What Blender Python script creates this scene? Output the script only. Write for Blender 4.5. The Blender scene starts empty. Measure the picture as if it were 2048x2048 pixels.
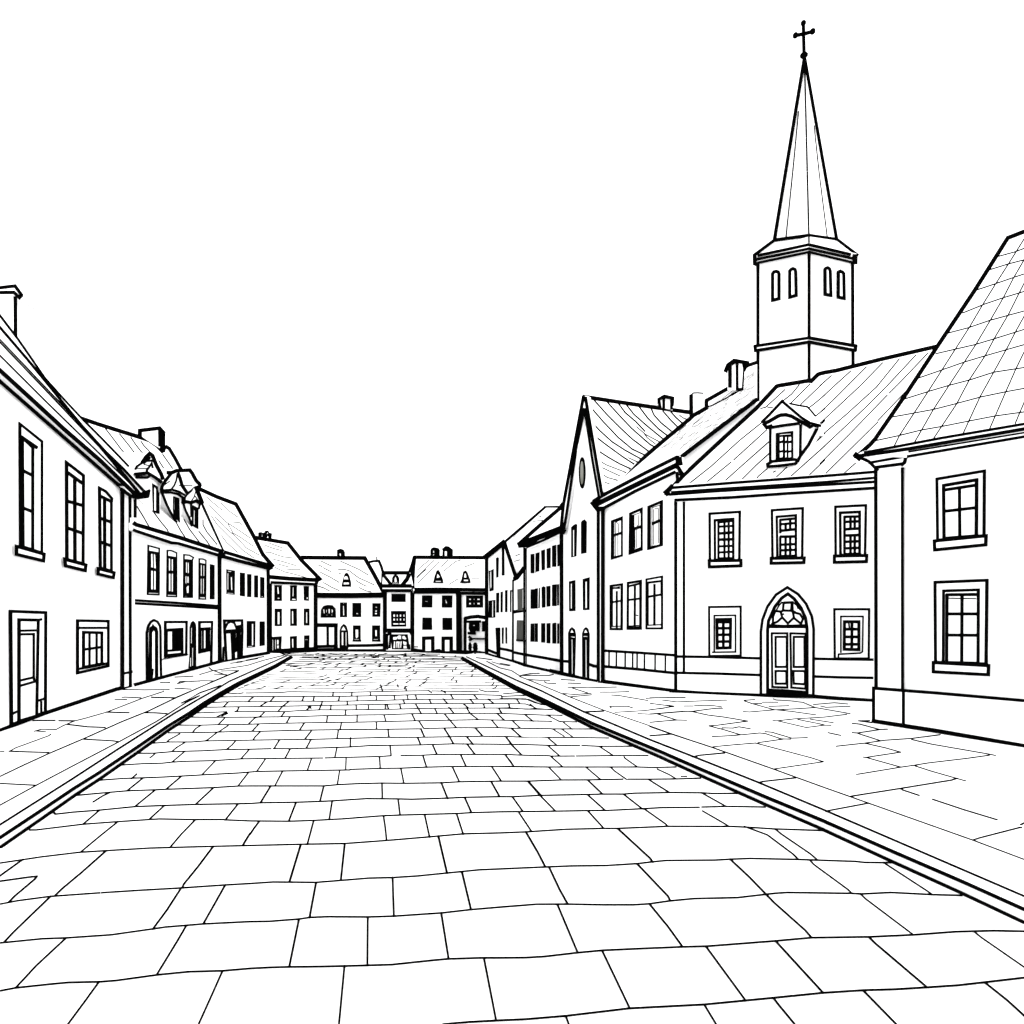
import bpy, bmesh, math, random
from mathutils import Vector
random.seed(7)
scene = bpy.context.scene
C = scene.collection
# ---------------------------------------------------------------- camera model
S = 2048.0; F = 1484.0; CX = 1024.0; HY = 1240.0; H = 2.2
KERB = 0.10
CAM = Vector((0, 0, H))
VIEWS = {'A': (0, 550, 300/1288), 'B': (0, 1000, 300/1159), 'C': (150, 800, 300/1932), 'D': (240, 1080, 320/1932),
 'E': (380, 950, 320/1932), 'F': (500, 1050, 300/1932), 'H': (740, 1080, 260/1932), 'I': (900, 980, 240/1220),
 'J': (1100, 760, 300/1932), 'K': (1100, 1000, 300/1449), 'L': (1330, 700, 320/1932), 'M': (1340, 980, 420/1844),
 'N': (1480, 20, 250/690), 'O': (1480, 440, 260/1477), 'P': (1640, 440, 408/1516), 'Q': (1700, 860, 348/1019),
 'a': (0, 1548, 500/1932), 'b': (500, 1548, 500/1932), 'c': (1000, 1548, 500/1932), 'd': (1548, 1548, 500/1932),
 'e': (0, 1300, 400/1932), 'f': (300, 1280, 400/1932), 'g': (700, 1280, 400/1932), 'h': (1000, 1300, 400/1932),
 'i': (1300, 1380, 400/1932), 'j': (1648, 1380, 400/1932), 'z': (0, 0, 1.0)}
_v = ['z']
def W(s):
    """measured outline 'Fx,y x,y ...' -> survey points"""
    out = []
    for t in s.split():
        if t[0].isalpha():
            _v[0] = t[0]; t = t[1:]
        a, b = t.split(',')
        ox, oy, k = VIEWS[_v[0]]
        out.append((ox + float(a)*k, oy + float(b)*k))
    return out
def Ws(s):
    return [W(q) for q in s.split(';') if q.strip()]
def ray(p):
    return Vector(((p[0]-CX)/F, 1.0, (HY-p[1])/F))
class Pl:
    def __init__(s, p, n):
        s.p = Vector(p); s.n = Vector(n).normalized()
        if s.n.dot(CAM - s.p) < 0: s.n = -s.n
    def at(s, q, off=0.0):
        r = ray(q)
        t = (s.p + s.n*off - CAM).dot(s.n) / r.dot(s.n)
        return CAM + r*t
    def shift(s, off): return Pl(s.p + s.n*off, s.n)
    def through(s, p): return Pl(p, s.n)
def gpt(q, z=0.0):
    t = (H - z)*F/(q[1]-HY)
    r = ray(q)
    return CAM + r*t
def wallplane(q0, q1, z=0.0):
    a = gpt((q0[0], q0[1]+2.6), z); b = gpt((q1[0], q1[1]+2.6), z)
    d = (b-a); d.z = 0
    return Pl(a, Vector((d.y, -d.x, 0)))
def pl3(a, b, c): return Pl(a, (b-a).cross(c-a))
def pxr(w, p):  # radius in metres of a stroke seen w units wide at this distance
    return 0.5*wid(w, WT)*max(p.y, 0.5)/F
WF = 1.0; WA = 1.8; WT = 2.0
def wid(w, k): return w + k*min(1.0, max(w, .3)/3.2)
# ---------------------------------------------------------------- materials
def mat(name, col, rough, var, scale, spec=0.3):
    m = bpy.data.materials.new(name); m.use_nodes = True
    nt = m.node_tree; b = nt.nodes['Principled BSDF']
    tc = nt.nodes.new('ShaderNodeTexCoord'); nz = nt.nodes.new('ShaderNodeTexNoise'); cr = nt.nodes.new('ShaderNodeValToRGB')
    nz.inputs['Scale'].default_value = scale; nz.inputs['Detail'].default_value = 4
    nt.links.new(tc.outputs['Object'], nz.inputs['Vector']); nt.links.new(nz.outputs['Fac'], cr.inputs['Fac'])
    cr.color_ramp.elements[0].position = .3; cr.color_ramp.elements[1].position = .7
    cr.color_ramp.elements[0].color = (*[max(0, c-var) for c in col], 1); cr.color_ramp.elements[1].color = (*col, 1)
    nt.links.new(cr.outputs['Color'], b.inputs['Base Color'])
    b.inputs['Roughness'].default_value = rough
    b.inputs['Specular IOR Level'].default_value = spec
    return m
PLASTER = mat('white_plaster', (.88, .88, .88), .95, .02, 1.3, 0)
INK = mat('black_paint', (.0015, .0015, .0015), 1.0, .001, 3, 0)
GREY = mat('grey_glass', (.07, .07, .065), 1.0, .02, 2, 0)
GLASS = mat('pale_glass', (.22, .22, .20), 1.0, .1, 2, 0)
ROOFW = mat('white_roof_tile', (.88, .88, .88), .95, .02, .8, 0)
STONE = mat('white_paving_stone', (.86, .86, .86), .95, .02, .9, 0)
# ---------------------------------------------------------------- mesh builder
class MB:
    def __init__(s, white=None): s.v = []; s.f = []; s.m = []; s.white = white or PLASTER
    def add(s, vs, fs, m):
        o = len(s.v); s.v += [Vector(v) for v in vs]
        for f in fs: s.f.append([o+i for i in f]); s.m.append(m)
    def prism(s, a, b, m=0):
        n = len(a)
        s.add(list(a)+list(b), [list(range(n)), list(range(2*n-1, n-1, -1))] + [[i, n+i, n+(i+1) % n, (i+1) % n] for i in range(n)], m)
    def plate(s, pl, pts, front=.03, back=-.02, m=0, w=0):
        a = [pl.at(q, front) for q in pts]
        if front == 0:
            for v in a:
                if v.z < .5: v.z = -.05
        s.prism(a, [p - pl.n*(front-back) for p in a], m)
        if w: s.line(pl, pts, w, True, front)
    def line(s, pl, pts, w, closed=False, base=0.0, m=1):
        """thin raised painted strip following a traced edge"""
        if pl.n.z > .97:
            P = []; R = []
            for q in pts:
                p = pl.at(q, base); r = pxr(w, p)
                P.append(pl.at(q, base + r*.85)); R.append(r)
            s.tube(P, R, closed, m); return
        Q = [Vector((q[0], q[1])) for q in pts]
        Q = [q for i, q in enumerate(Q) if i == 0 or (q-Q[i-1]).length > .05]
        if closed and (Q[0]-Q[-1]).length < .05: Q.pop()
        if len(Q) < 2: return
        h = .5*wid(w, WA)
        if not closed:
            e = min(h*.6, 1.5)
            Q[0] = Q[0]+(Q[0]-Q[1]).normalized()*e; Q[-1] = Q[-1]+(Q[-1]-Q[-2]).normalized()*e
        k = len(Q); L = []; R = []
        for i in range(k):
            a = Q[i]-Q[i-1] if (closed or i > 0) else Q[1]-Q[0]
            b = Q[(i+1) % k]-Q[i] if (closed or i < k-1) else a
            a = a.normalized(); b = b.normalized(); t = a+b
            if t.length < .1: t = Vector((a.x, a.y))
            t.normalize(); nn = Vector((-t.y, t.x)); ms = min(1/max(t.dot(b), .25), 2.2)
            L.append(Q[i]+nn*h*ms); R.append(Q[i]-nn*h*ms)
        up = [pl.at(q, base+.006) for q in L]+[pl.at(q, base+.006) for q in R]
        dn = [v-pl.n*.012 for v in up]
        fs = []
        for i in range(k if closed else k-1):
            j = (i+1) % k
            fs += [[i, j, k+j, k+i], [2*k+i, 3*k+i, 3*k+j, 2*k+j], [i, 2*k+i, 2*k+j, j], [k+i, k+j, 3*k+j, 3*k+i]]
        if not closed: fs += [[0, k, 3*k, 2*k], [k-1, 3*k-1, 4*k-1, 2*k-1]]
        s.add(up+dn, fs, m)
    def lines(s, pl, st, w, base=0.0, closed=False):
        for q in Ws(st): s.line(pl, q, w, closed, base)
    def tube(s, P, R, closed=False, m=1, n=6):
        # drop duplicates
        Q = [P[0]]; RR = [R[0]]
        for p, r in zip(P[1:], R[1:]):
            if (p-Q[-1]).length > 1e-5: Q.append(p); RR.append(r)
        if closed and (Q[0]-Q[-1]).length < 1e-5: Q.pop(); RR.pop()
        if len(Q) < 2: return
        k = len(Q)
        if not closed:   # run the ends on a little so corners meet
            Q = list(Q)
            d0 = (Q[0]-Q[1]).normalized(); d1 = (Q[-1]-Q[-2]).normalized()
            Q[0] = Q[0]+d0*RR[0]*.5; Q[-1] = Q[-1]+d1*RR[-1]*.5
        vs = []
        up0 = None
        for i in range(k):
            if closed: a = Q[i]-Q[i-1]; b = Q[(i+1) % k]-Q[i]
            else:
                a = Q[i]-Q[i-1] if i > 0 else Q[1]-Q[0]
                b = Q[i+1]-Q[i] if i < k-1 else a
            a = a.normalized(); b = b.normalized()
            t = a+b
            if t.length < 1e-3: t = a
            t.normalize()
            if up0 is None:
                ref = Vector((0, 0, 1)) if abs(t.z) < .9 else Vector((1, 0, 0))
                u = t.cross(ref).normalized()
            else:
                u = up0 - t*up0.dot(t)
                u = u.normalized() if u.length > 1e-4 else t.cross(Vector((0, 0, 1))).normalized()
            up0 = u
            w_ = t.cross(u)
            ms = min(1/max(t.dot(b), .3), 2.0)
            bis = (b-a)
            for j in range(n):
                an = 2*math.pi*(j+.5)/n
                d = u*math.cos(an)+w_*math.sin(an)
                if bis.length > 1e-3:
                    bn = bis.normalized(); c_ = d.dot(bn)
                    d = d + bn*c_*(ms-1)
                vs.append(Q[i]+d*RR[i])
        fs = []
        for i in range(k if closed else k-1):
            i2 = (i+1) % k
            for j in range(n):
                j2 = (j+1) % n
                fs.append([i*n+j, i*n+j2, i2*n+j2, i2*n+j])
        if not closed:
            fs.append(list(range(n-1, -1, -1))); fs.append([(k-1)*n+j for j in range(n)])
        s.add(vs, fs, m)
    def ball(s, c, r, m=1, sx=1, sz=1, n=10, k=7):
        vs = [c+Vector((0, 0, -r*sz))]
        for i in range(1, k):
            ph = -math.pi/2+math.pi*i/k
            for j in range(n):
                a = 2*math.pi*j/n
                vs.append(c+Vector((r*sx*math.cos(ph)*math.cos(a), r*sx*math.cos(ph)*math.sin(a), r*sz*math.sin(ph))))
        vs.append(c+Vector((0, 0, r*sz)))
        fs = [[0, 1+(j+1) % n, 1+j] for j in range(n)]
        for i in range(k-2):
            for j in range(n):
                fs.append([1+i*n+j, 1+i*n+(j+1) % n, 1+(i+1)*n+(j+1) % n, 1+(i+1)*n+j])
        e = len(vs)-1
        fs += [[e, 1+(k-2)*n+j, 1+(k-2)*n+(j+1) % n] for j in range(n)]
        s.add(vs, fs, m)
    def build(s, name, parent=None, origin=Vector((0, 0, 0)), at_origin=False):
        me = bpy.data.meshes.new(name)
        me.from_pydata([v-origin for v in s.v], [], s.f)
        me.materials.append(s.white); me.materials.append(INK); me.materials.append(GREY)
        me.polygons.foreach_set('material_index', s.m)
        bm = bmesh.new(); bm.from_mesh(me)
        bmesh.ops.recalc_face_normals(bm, faces=bm.faces)
        big = [f for f in bm.faces if len(f.verts) > 4]
        bmesh.ops.triangulate(bm, faces=big)
        bm.to_mesh(me); bm.free()
        o = bpy.data.objects.new(name, me); C.objects.link(o)
        if parent is not None: o.parent = parent
        elif at_origin: o.location = origin
        return o
def grow(P_, g):
    cx = sum(q[0] for q in P_)/len(P_); cy = sum(q[1] for q in P_)/len(P_)
    wx = (max(q[0] for q in P_)-min(q[0] for q in P_))/2; wy = (max(q[1] for q in P_)-min(q[1] for q in P_))/2
    fx = max(.5, 1+g/max(wx, .1)); fy = max(.5, 1+g/max(wy, .1))
    return [(cx+(q[0]-cx)*fx, cy+(q[1]-cy)*fy) for q in P_]
class Thing:
    def __init__(s, name, label, cat, origin, group=None):
        s.o = bpy.data.objects.new(name, None); C.objects.link(s.o); s.o.location = origin
        s.o['label'] = label; s.o['category'] = cat
        if group: s.o['group'] = group
        s.og = Vector(origin)
    def put(s, name, mb, parent=None):
        return mb.build(name, parent or s.o, s.og)
    # windows ------------------------------------------------------
    def dark(s, pl, poly, whites='', name='window', front=.02, m=1, parent=None):
        mb = MB(); mb.plate(pl, grow(W(poly), .45), front, -.02, m)
        for q in Ws(whites): mb.plate(pl, grow(q, -.5), front+.01, front-.01, 0)
        return s.put(name, mb, parent)
    def win(s, pl, outer, wo=4, inner='', wi=4, bars='', wb=3, sill='', ws=4.5, extra='', we=2, name='window', front=.015):
        mb = MB(); mb.plate(pl, W(outer), front, -.02, 0, wo)
        o = s.put(name, mb)
        if inner or bars or extra:
            fr = MB()
            if inner: fr.plate(pl, W(inner), front+.01, front-.01, 0, wi)
            for q in Ws(bars): fr.line(pl, q, wb, False, front+.012)
            for q in Ws(extra): fr.line(pl, q, we, False, front+.012)
            s.put('frame', fr, o)
        if sill:
            sm = MB(); sm.plate(pl, W(sill), front+.04, -.02, 0, ws)
            s.put('sill', sm, o)
        return o
def drop_roof(mb, top, z=0):
    """solid wedge under a sloping roof surface; the first two points are the eave"""
    e0, e1 = top[0], top[1]; d = Vector((e1.x-e0.x, e1.y-e0.y, 0)); bot = []
    for i, p in enumerate(top):
        t = min(1, max(0, Vector((p.x-e0.x, p.y-e0.y, 0)).dot(d)/d.length_squared))
        bot.append(Vector((p.x, p.y, min(p.z-.02, e0.z+(e1.z-e0.z)*t-.02))))
    mb.prism(top, bot, 0)
def gableroof(mb, el, er, rr, rl, n):
    """front slope, back slope and gable ends as one closed solid"""
    def back(e, r):
        run = (r-e).dot(-n)
        b = r + (-n)*run; b.z = e.z; return b
    bl, br = back(el, rl), back(er, rr)
    vs = [el, er, rr, rl, bl, br]
    mb.add(vs, [[0, 1, 2, 3], [3, 2, 5, 4], [0, 3, 4], [1, 5, 2], [0, 4, 5, 1]], 0)

def t3(m, pts, wd): m.tube([q+(CAM-q).normalized()*pxr(wd, q)*.6 for q in pts], [pxr(wd, q) for q in pts])
# ================================================================ LEFT ROW
def origin_of(q0, q1, z): 
    a = gpt(q0, z); b = gpt(q1, z); return (a+b)/2
# ---- near left house
p = wallplane((0, 1461), (272, 1367.6), KERB)
T = Thing('town_house', 'nearest white house on the left, tall sash windows and plain door, deep stepped cornice', 'house', origin_of((0, 1461), (272, 1368), KERB))
w = MB(); w.plate(p, W('z-300,1562 0,1461 271,1368 271,1000 243,978 0,762 -300,495'), 0, -5)
w.line(p, W('z-300,1562 0,1461 B355,1645 900,1462 1050,1425'), 6)
T.put('wall', w)
m = MB(); m.plate(p, W('B950,1448 950,40 z246,979 270.5,999 B1045,1422'), .04, -.02)
m.lines(p, 'z246,978 B950,1448;B1005,-30 1008,1440;B1045,0 1045,1425', 4.6, .04)
m.lines(p, 'B957,1340 1010,1330 1050,1320', 3.2, .04); T.put('pilaster', m)
m = MB()
l6 = W('z-300,495 0,762 A1050,1830 1090,1835'); l5 = W('z-300,470 0,740 A300,1090 560,1330 860,1590 1150,1870 1215,1895'); l3 = W('z-300,385 A0,565 500,1090 860,1470 1250,1880')
m.plate(p, l6+l5[::-1], .05, -.05); m.plate(p, l5+l3[::-1], .16, -.05)
m.plate(p, W('C620,1110 720,1235 790,1260 950,1245 960,1180 850,1130'), .15, -.05)
m.line(p, l6, 5, False, .05); m.lines(p, 'C600,1150 720,1235 790,1260 930,1245', 5, .15)
m.line(p, l5, 6.5, False, .16)
m.lines(p, 'z-300,425 A0,690 400,1090 800,1480 1180,1850', 2.2, .16)
m.lines(p, 'z-300,385 A0,565 500,1090 860,1470 1210,1890', 5, .16)
m.lines(p, 'C860,1215 940,1235 950,1180 880,1190 960,1170', 5, .16)
T.put('cornice', m)
m = MB(ROOFW)
lo = W('z-300,385 A0,565 250,830 500,1090 680,1285 860,1470 1050,1665 1240,1865'); hi = W('z-300,255 A0,360 130,530 380,890 560,1090 700,1240 860,1400 1150,1700 1280,1850')
A_ = [p.at(q, .17) for q in lo]; B_ = [p.at(q, -.45) for q in hi]; B2 = [b - p.n*3.5 for b in B_]
for i in range(len(A_)-1):
    m.add([A_[i], A_[i+1], B_[i+1], B_[i]], [[0, 1, 2, 3]], 0); m.add([B_[i], B_[i+1], B2[i+1], B2[i]], [[0, 1, 2, 3]], 0)
t3(m, [p.at(q, .19) for q in W('z-300,300 A0,450 240,730 470,1010 700,1290 900,1510 1060,1665 1250,1870')], 4)
t3(m, B_, 6.5)
r_ = T.put('roof', m)
q_ = Pl((0, 16.6, 0), (0, -1, 0)); m = MB()
m.plate(q_, W('z-90,590 A130,165 130,560 z-90,700'), 0, -1.2); m.plate(q_, W('z-90,580 A0,105 128,90 185,170 165,198 135,160 z-90,596'), .12, -1.3)
m.lines(q_, 'z-90,580 A0,108 128,93 185,172;z-90,590 A0,150 118,148 165,192 185,172', 5.2, .12); m.lines(q_, 'A130,150 132,560', 5.4, .0)
T.put('chimney', m, r_)
T.win(p, 'A175,1280 362,1430 B325,408 162,352', 3.6, 'A196,1400 283,1480 B254,385 180,362', 4.6, 'A190,1392 320,1482;A200,1680 275,1718;B190,65 258,92', 4.6, 'B130,358 342,418 338,470 130,420', 5)
T.win(p, 'A575,1612 718,1722 B643,492 520,460', 4.6, '', 4, 'A590,1700 705,1785;A645,1760 B582,465;B530,10 640,42;B530,218 635,255', 4.6, 'B503,458 665,502 660,545 508,508', 5)
T.win(p, 'C320,1135 400,1180 478,1270 470,1310 B862,548 778,525', 4, '', 4, 'C325,1235 480,1312;C385,1290 B812,540;C335,1525 465,1570;C335,1830 460,1875', 4.4, 'B760,530 883,562 877,600 760,572', 4.6)
dm = MB(); dm.plate(p, W('B85,860 355,870 352,1640 92,1735'), .02, -.02, 0, 4.6)
dm.lines(p, 'B97,1655 120,1640 148,1630;B292,1552 350,1532;B320,1558 320,1655', 3, .02)
d_ = T.put('door', dm)
dm = MB(); dm.plate(p, W('B150,925 297,928 285,1668 150,1708'), .03, 0, 0, 4.4)
dm.lines(p, 'B297,928 322,922;B155,1010 282,1007', 3, .03); dm.lines(p, 'B155,1038 262,1036 262,1370 155,1395;B262,1368 268,1404 155,1436', 3.2, .03)
T.put('door_leaf', dm, d_)
T.win(p, 'B602,932 838,936 838,1282 602,1336', 3.8, 'B648,1022 788,1026 788,1265 648,1292', 4, 'B650,1155 788,1136', 3.4, '', 4, 'B605,988 835,988;B693,1030 693,1280;B748,1030 748,1272;B610,1305 700,1290 830,1262;B788,1262 835,1268', 3)
# ---- second left house with three dormers
p = wallplane((271.5, 1369.9), (438.8, 1324.3), KERB)
T = Thing('town_house', 'white house on the left with three dormers, arched doorway and string course', 'house', origin_of((271, 1370), (439, 1324), KERB))
w = MB(); w.plate(p, W('z268,1370.8 271,1370 439,1324.3 439,1111 272,1062 268,1061'), 0, -5)
w.lines(p, 'z270,1370 D190,1748 700,1612 1200,1475 1230,1470', 6.4)
w.lines(p, 'D1202,170 1205,1470', 6.6)
w.lines(p, 'D190,728 700,760 1190,798;D190,765 700,795 1190,825', 3.6)
T.put('wall', w)
m = MB(); m.plate(p, W('z268,1046 C790,1600 D1235,140 1200,190 C790,1690 z268,1060'), .15, -.05)
m.lines(p, 'z268,1060 C790,1688 1250,1840 D700,40 1200,185', 4.6, .15); m.lines(p, 'z268,1046 C790,1605 1330,1765 D1235,140', 6.6, .15)
m.lines(p, 'D1205,150 1250,195', 9, .15); T.put('cornice', m)
e0, e1 = p.at((268, 1046), .08), p.at((445, 1103), .08); rp = pl3(e0, e1, p.at((280, 874), -3))
m = MB(ROOFW)
top = [e0, e1] + [rp.at(q) for q in W('C1600,1110 1380,900 1180,600 1140,660 1060,580 960,520 840,480 600,405 80,230 z90,812')]
drop_roof(m, top, 5.0)
m.lines(rp, 'C80,235 300,310 600,405 840,480 960,520 1060,590 1135,670', 6.6)
m.lines(rp, 'C1140,660 1150,620 1180,602 1215,625 1290,750 1370,900', 5.6); m.lines(rp, 'C1610,1090 1570,1200 E150,300 170,380 300,660 430,935', 7)
m.lines(rp, 'C395,370 480,480 600,640 740,790 760,800 870,805;575,435 700,590 800,725 840,765;720,480 780,570 850,660 910,715;850,530 890,590 955,655;865,1265 1000,1425 1100,1560 1190,1670 1215,1725;800,1370 880,1500 960,1640;1130,700 1200,800 1275,905;1080,780 1150,890;1300,1570 1360,1680 1440,1800;1405,1540 1480,1670 1605,1835;1650,1540 1650,1610 1700,1700 1830,1860;1595,1690 1700,1820 1750,1895', 1.6)
r_ = T.put('roof', m)
cp = p.through(rp.at(W('C1000,510')[0]) + p.n*.25); m = MB()
m.plate(cp, W('C835,395 1090,355 1155,420 1145,650 850,480'), 0, -.9)
m.lines(cp, 'C838,480 838,392 1090,362 1148,425', 6.2); m.lines(cp, 'C1085,395 1087,590;C1108,400 1110,630', 3); m.lines(cp, 'C1142,425 1138,640', 6)
T.put('chimney', m, r_)
def dpl(base, f=.05): return p.through(rp.at(W(base)[0]) + p.n*f)
# dormer one
cp = dpl('C1040,1440'); m = MB(); m.plate(cp, W('C795,1000 930,1000 950,955 1110,1060 1100,1330 1090,1465 1010,1440 865,1265'), 0, -1.6)
m.plate(cp, W('C780,890 870,800 965,685 1010,710 1135,1020 950,955 780,955'), .1, -1.6)
m.lines(cp, 'C870,805 920,730 965,690 1000,715 1050,840 1110,950 1135,1020', 6.2, .1); m.lines(cp, 'C890,800 925,770 960,735', 6, .1)
m.lines(cp, 'C780,890 800,855 880,800 925,785 995,780;C935,935 925,905 960,860 990,810 1000,870', 3, .1); m.lines(cp, 'C800,880 940,880;C890,830 960,845', 1.5, .1)
m.lines(cp, 'C772,955 860,945 935,938 955,950 1040,1000 1115,1058', 4.6, .1); m.lines(cp, 'C790,998 930,1000 955,985', 3.4, .1)
d_ = T.put('dormer', m); T.dark(cp, 'C1000,1075 1085,1130 1090,1465 1010,1440', 'C1022,1120 1045,1150 1045,1430 1022,1425', parent=d_)
cp = dpl('C1310,1560'); m = MB(); m.plate(cp, W('C1120,1190 1240,1190 1330,1210 1400,1260 1352,1570 1300,1560'), 0, -1.6)
m.plate(cp, W('C1120,1190 1110,1130 1160,1050 1290,925 1480,895 1510,940 1610,1090 1540,1110 1440,1195 1400,1255 1250,1190'), .1, -1.6)
m.lines(cp, 'C1190,935 1250,935 1310,910 1480,902 1510,940 1560,1035 1612,1088', 6, .1); m.lines(cp, 'C1300,915 1240,945 1160,1050 1122,1120 1118,1185', 4.6, .1)
m.lines(cp, 'C1330,945 1355,1010 1380,1100 1440,1190', 5.4, .1); m.lines(cp, 'C1320,950 1305,1040 1280,1100 1250,1140', 2.4, .1); m.lines(cp, 'C1340,1100 1510,1105;1160,1090 1220,1045', 1.4, .1)
m.lines(cp, 'C1130,1165 1250,1155 1340,1180 1410,1222;C1130,1192 1240,1190 1330,1212 1400,1262', 3.2, .1); m.lines(cp, 'C1120,1190 1190,1360 1240,1460 1305,1570', 3.2); m.lines(cp, 'C1270,1245 1266,1400 1275,1490', 1.5)
d_ = T.put('dormer', m); T.dark(cp, 'C1287,1245 1345,1270 1352,1575 1285,1510', parent=d_)
cp = dpl('C1560,1640'); m = MB(); m.plate(cp, W('C1400,1340 1500,1320 1610,1340 1590,1660 1510,1620 1420,1420'), 0, -1.4)
m.plate(cp, W('C1530,1070 1430,1220 1390,1330 1500,1320 1620,1330 1640,1320 1600,1200'), .1, -1.4)
m.lines(cp, 'C1530,1080 1495,1160 1430,1220 1408,1260 1405,1310;1390,1330 1430,1308 1500,1322 1560,1300 1625,1335', 5, .1); m.lines(cp, 'C1550,1100 1590,1200 1640,1330', 7, .1)
m.lines(cp, 'C1555,1180 1535,1250 1500,1300;1550,1240 1590,1300', 1.5, .1); m.lines(cp, 'C1400,1345 1425,1420 1470,1510 1510,1620;1495,1345 1500,1500;1610,1345 1595,1400', 3)
d_ = T.put('dormer', m); T.dark(cp, 'C1520,1355 1590,1395 1590,1660 1508,1610', 'C1535,1420 1541,1420 1540,1610 1530,1590', parent=d_)
T.win(p, 'D345,68 475,103 472,660 337,655', 2.2, front=.012)
for poly, wh in (('D357,130 470,150 470,640 350,635', 'D378,165 392,165 400,335 378,330;410,168 425,180 435,345 412,340;378,370 398,370 398,598 378,598;412,372 432,375 432,600 412,600'),):
    T.dark(p, poly, wh, front=.025)
T.win(p, 'D575,128 620,128 685,155 685,683 570,680', 2, front=.012)
T.dark(p, 'D580,190 685,208 685,665 575,660', 'D592,220 607,225 607,370 592,370;626,230 640,230 640,372 626,372;592,405 610,405 610,620 592,620;626,405 640,405 640,625 626,625', front=.025)
T.win(p, 'D775,178 840,185 888,212 875,240 875,690 772,690', 2, front=.012)
T.dark(p, 'D775,230 875,240 875,680 775,675', 'D798,268 810,268 810,398 798,395;820,270 832,275 832,400 820,400;792,435 803,435 803,530 792,520;815,440 830,440 830,520 815,520;803,570 830,550 830,640 810,640', front=.025)
T.win(p, 'D960,228 1000,230 1038,245 1035,713 958,710', 2, front=.012)
T.dark(p, 'D960,275 1035,290 1035,690 960,690', 'D978,300 988,300 988,435 978,435;1010,305 1017,305 1017,435 1010,435;978,465 985,465 985,650 978,650;1005,465 1012,465 1012,650 1005,650', front=.025)
T.dark(p, 'D1090,292 1142,305 1142,715 1090,712', 'D1093,716 1140,718 1140,722 1093,721'); 
m = MB(); m.plate(p, W('D330,1680 326,1120 345,1040 375,985 412,965 455,985 485,1040 490,1110 500,1640'), .02, -.02)
m.lines(p, 'D332,1685 328,1120 345,1040 375,990 412,968 455,988 485,1040 490,1110 493,1450 497,1640', 3.2, .02)
m.lines(p, 'D368,1670 370,1110 380,1065 402,1050 432,1070 443,1110 443,1660', 5.2, .02); m.lines(p, 'D385,1095 402,1050 430,1085', 5, .02)
m.lines(p, 'D500,1480 503,1630;400,1560 390,1660', 2, .02); T.put('arched_door', m)
T.win(p, 'D550,990 805,990 800,1382 550,1420', 3.4, 'D562,1090 750,1078 752,1375 562,1395', 4, 'D555,1090 758,1078', 4.6, 'D512,1445 545,1425 800,1375 820,1383', 1.6, 'D643,1100 643,1320;672,1100 672,1320;712,1095 712,1320;740,1090 740,1320;565,1338 750,1325;690,1100 690,1320', 3)
T.dark(p, 'D832,1545 845,1380 845,1060 860,1000 885,978 910,1000 920,1050 920,1530', 'D862,1060 868,1060 866,1250 860,1250;850,1420 858,1420 856,1530 848,1530;876,1300 882,1300 880,1520 874,1520', name='arched_door')
m = MB(); m.plate(p, W('D962,990 1113,990 1108,1335 960,1335'), .02, -.02); m.lines(p, 'D962,1335 963,992 1113,990 1104,1490', 3.2, .02)
m.lines(p, 'D970,1077 1085,1070;958,1337 1095,1312', 4.6, .02); m.lines(p, 'D972,1080 972,1320;1002,1080 1002,1320;1045,1080 1045,1315;1078,1080 1078,1310;1060,1080 1060,1310;955,1360 1095,1328', 2.8, .02)
T.put('window', m)
# ---- third left house
p = wallplane((438.8, 1323.5), (536, 1306.5), KERB)
T = Thing('town_house', 'plain white gabled house on the left with a row of black slit windows upstairs', 'house', origin_of((439, 1323), (536, 1306), KERB))
w = MB(); w.plate(p, W('z439,1324 536.5,1306.5 536.5,1136 439,1109'), 0, -5)
w.lines(p, 'D1200,1472 1480,1420 1790,1368', 6); w.lines(p, 'D1790,350 1793,1370', 5.2); T.put('wall', w)
m = MB(); m.plate(p, W('E360,940 440,920 1000,1110 940,1140 370,985'), .15, -.05)
m.lines(p, 'E370,975 600,1040 940,1125', 5.6, .15); m.lines(p, 'E420,930 700,1015 1000,1100', 5.4, .15); m.lines(p, 'E940,1130 985,1110', 8, .15); T.put('cornice', m)
e0, e1 = p.at(W('E420,930')[0], .08), p.at(W('E1010,1105')[0], .08); rp = pl3(e0, e1, p.at(W('E330,240')[0], -3))
m = MB(ROOFW); drop_roof(m, [e0, e1] + [rp.at(q) for q in W('E550,350 110,165 40,140')], 5.5)
m.lines(rp, 'E110,165 330,265 555,350 770,740 880,960 1005,1105', 6.4)
m.lines(rp, 'E195,260 280,335 390,425;375,335 480,440 580,510;235,365 440,570 520,620 640,700 725,760;260,495 330,600 520,790 640,910 770,1000;300,500 420,630 560,750 680,880 835,965;460,590 520,700 600,745 765,860;380,730 440,810 575,935;520,568 600,575 630,600', 1.1)
T.put('roof', m)
for a, b in (('D1288,355 1388,372 1385,658 1290,650', 'D1338,450 1350,445 1358,605 1345,605;1305,372 1345,380 1345,388 1305,380;1300,400 1308,400 1308,600 1300,600;1295,637 1370,645 1370,650 1295,643'), ('D1452,395 1508,400 1508,680 1452,672', ''), ('D1540,412 1587,415 1585,688 1540,685', ''), ('D1625,430 1667,430 1667,692 1625,690', ''), ('D1697,447 1743,455 1743,697 1697,697', 'D1712,680 1725,680 1725,690 1712,690'),
             ('D1535,980 1635,980 1632,1290 1535,1300', 'D1593,1012 1610,1012 1610,1270 1593,1275;1545,1285 1600,1280 1600,1287 1545,1293'), ('D1690,985 1748,985 1748,1270 1690,1280', '')):
    T.dark(p, a, b)
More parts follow.
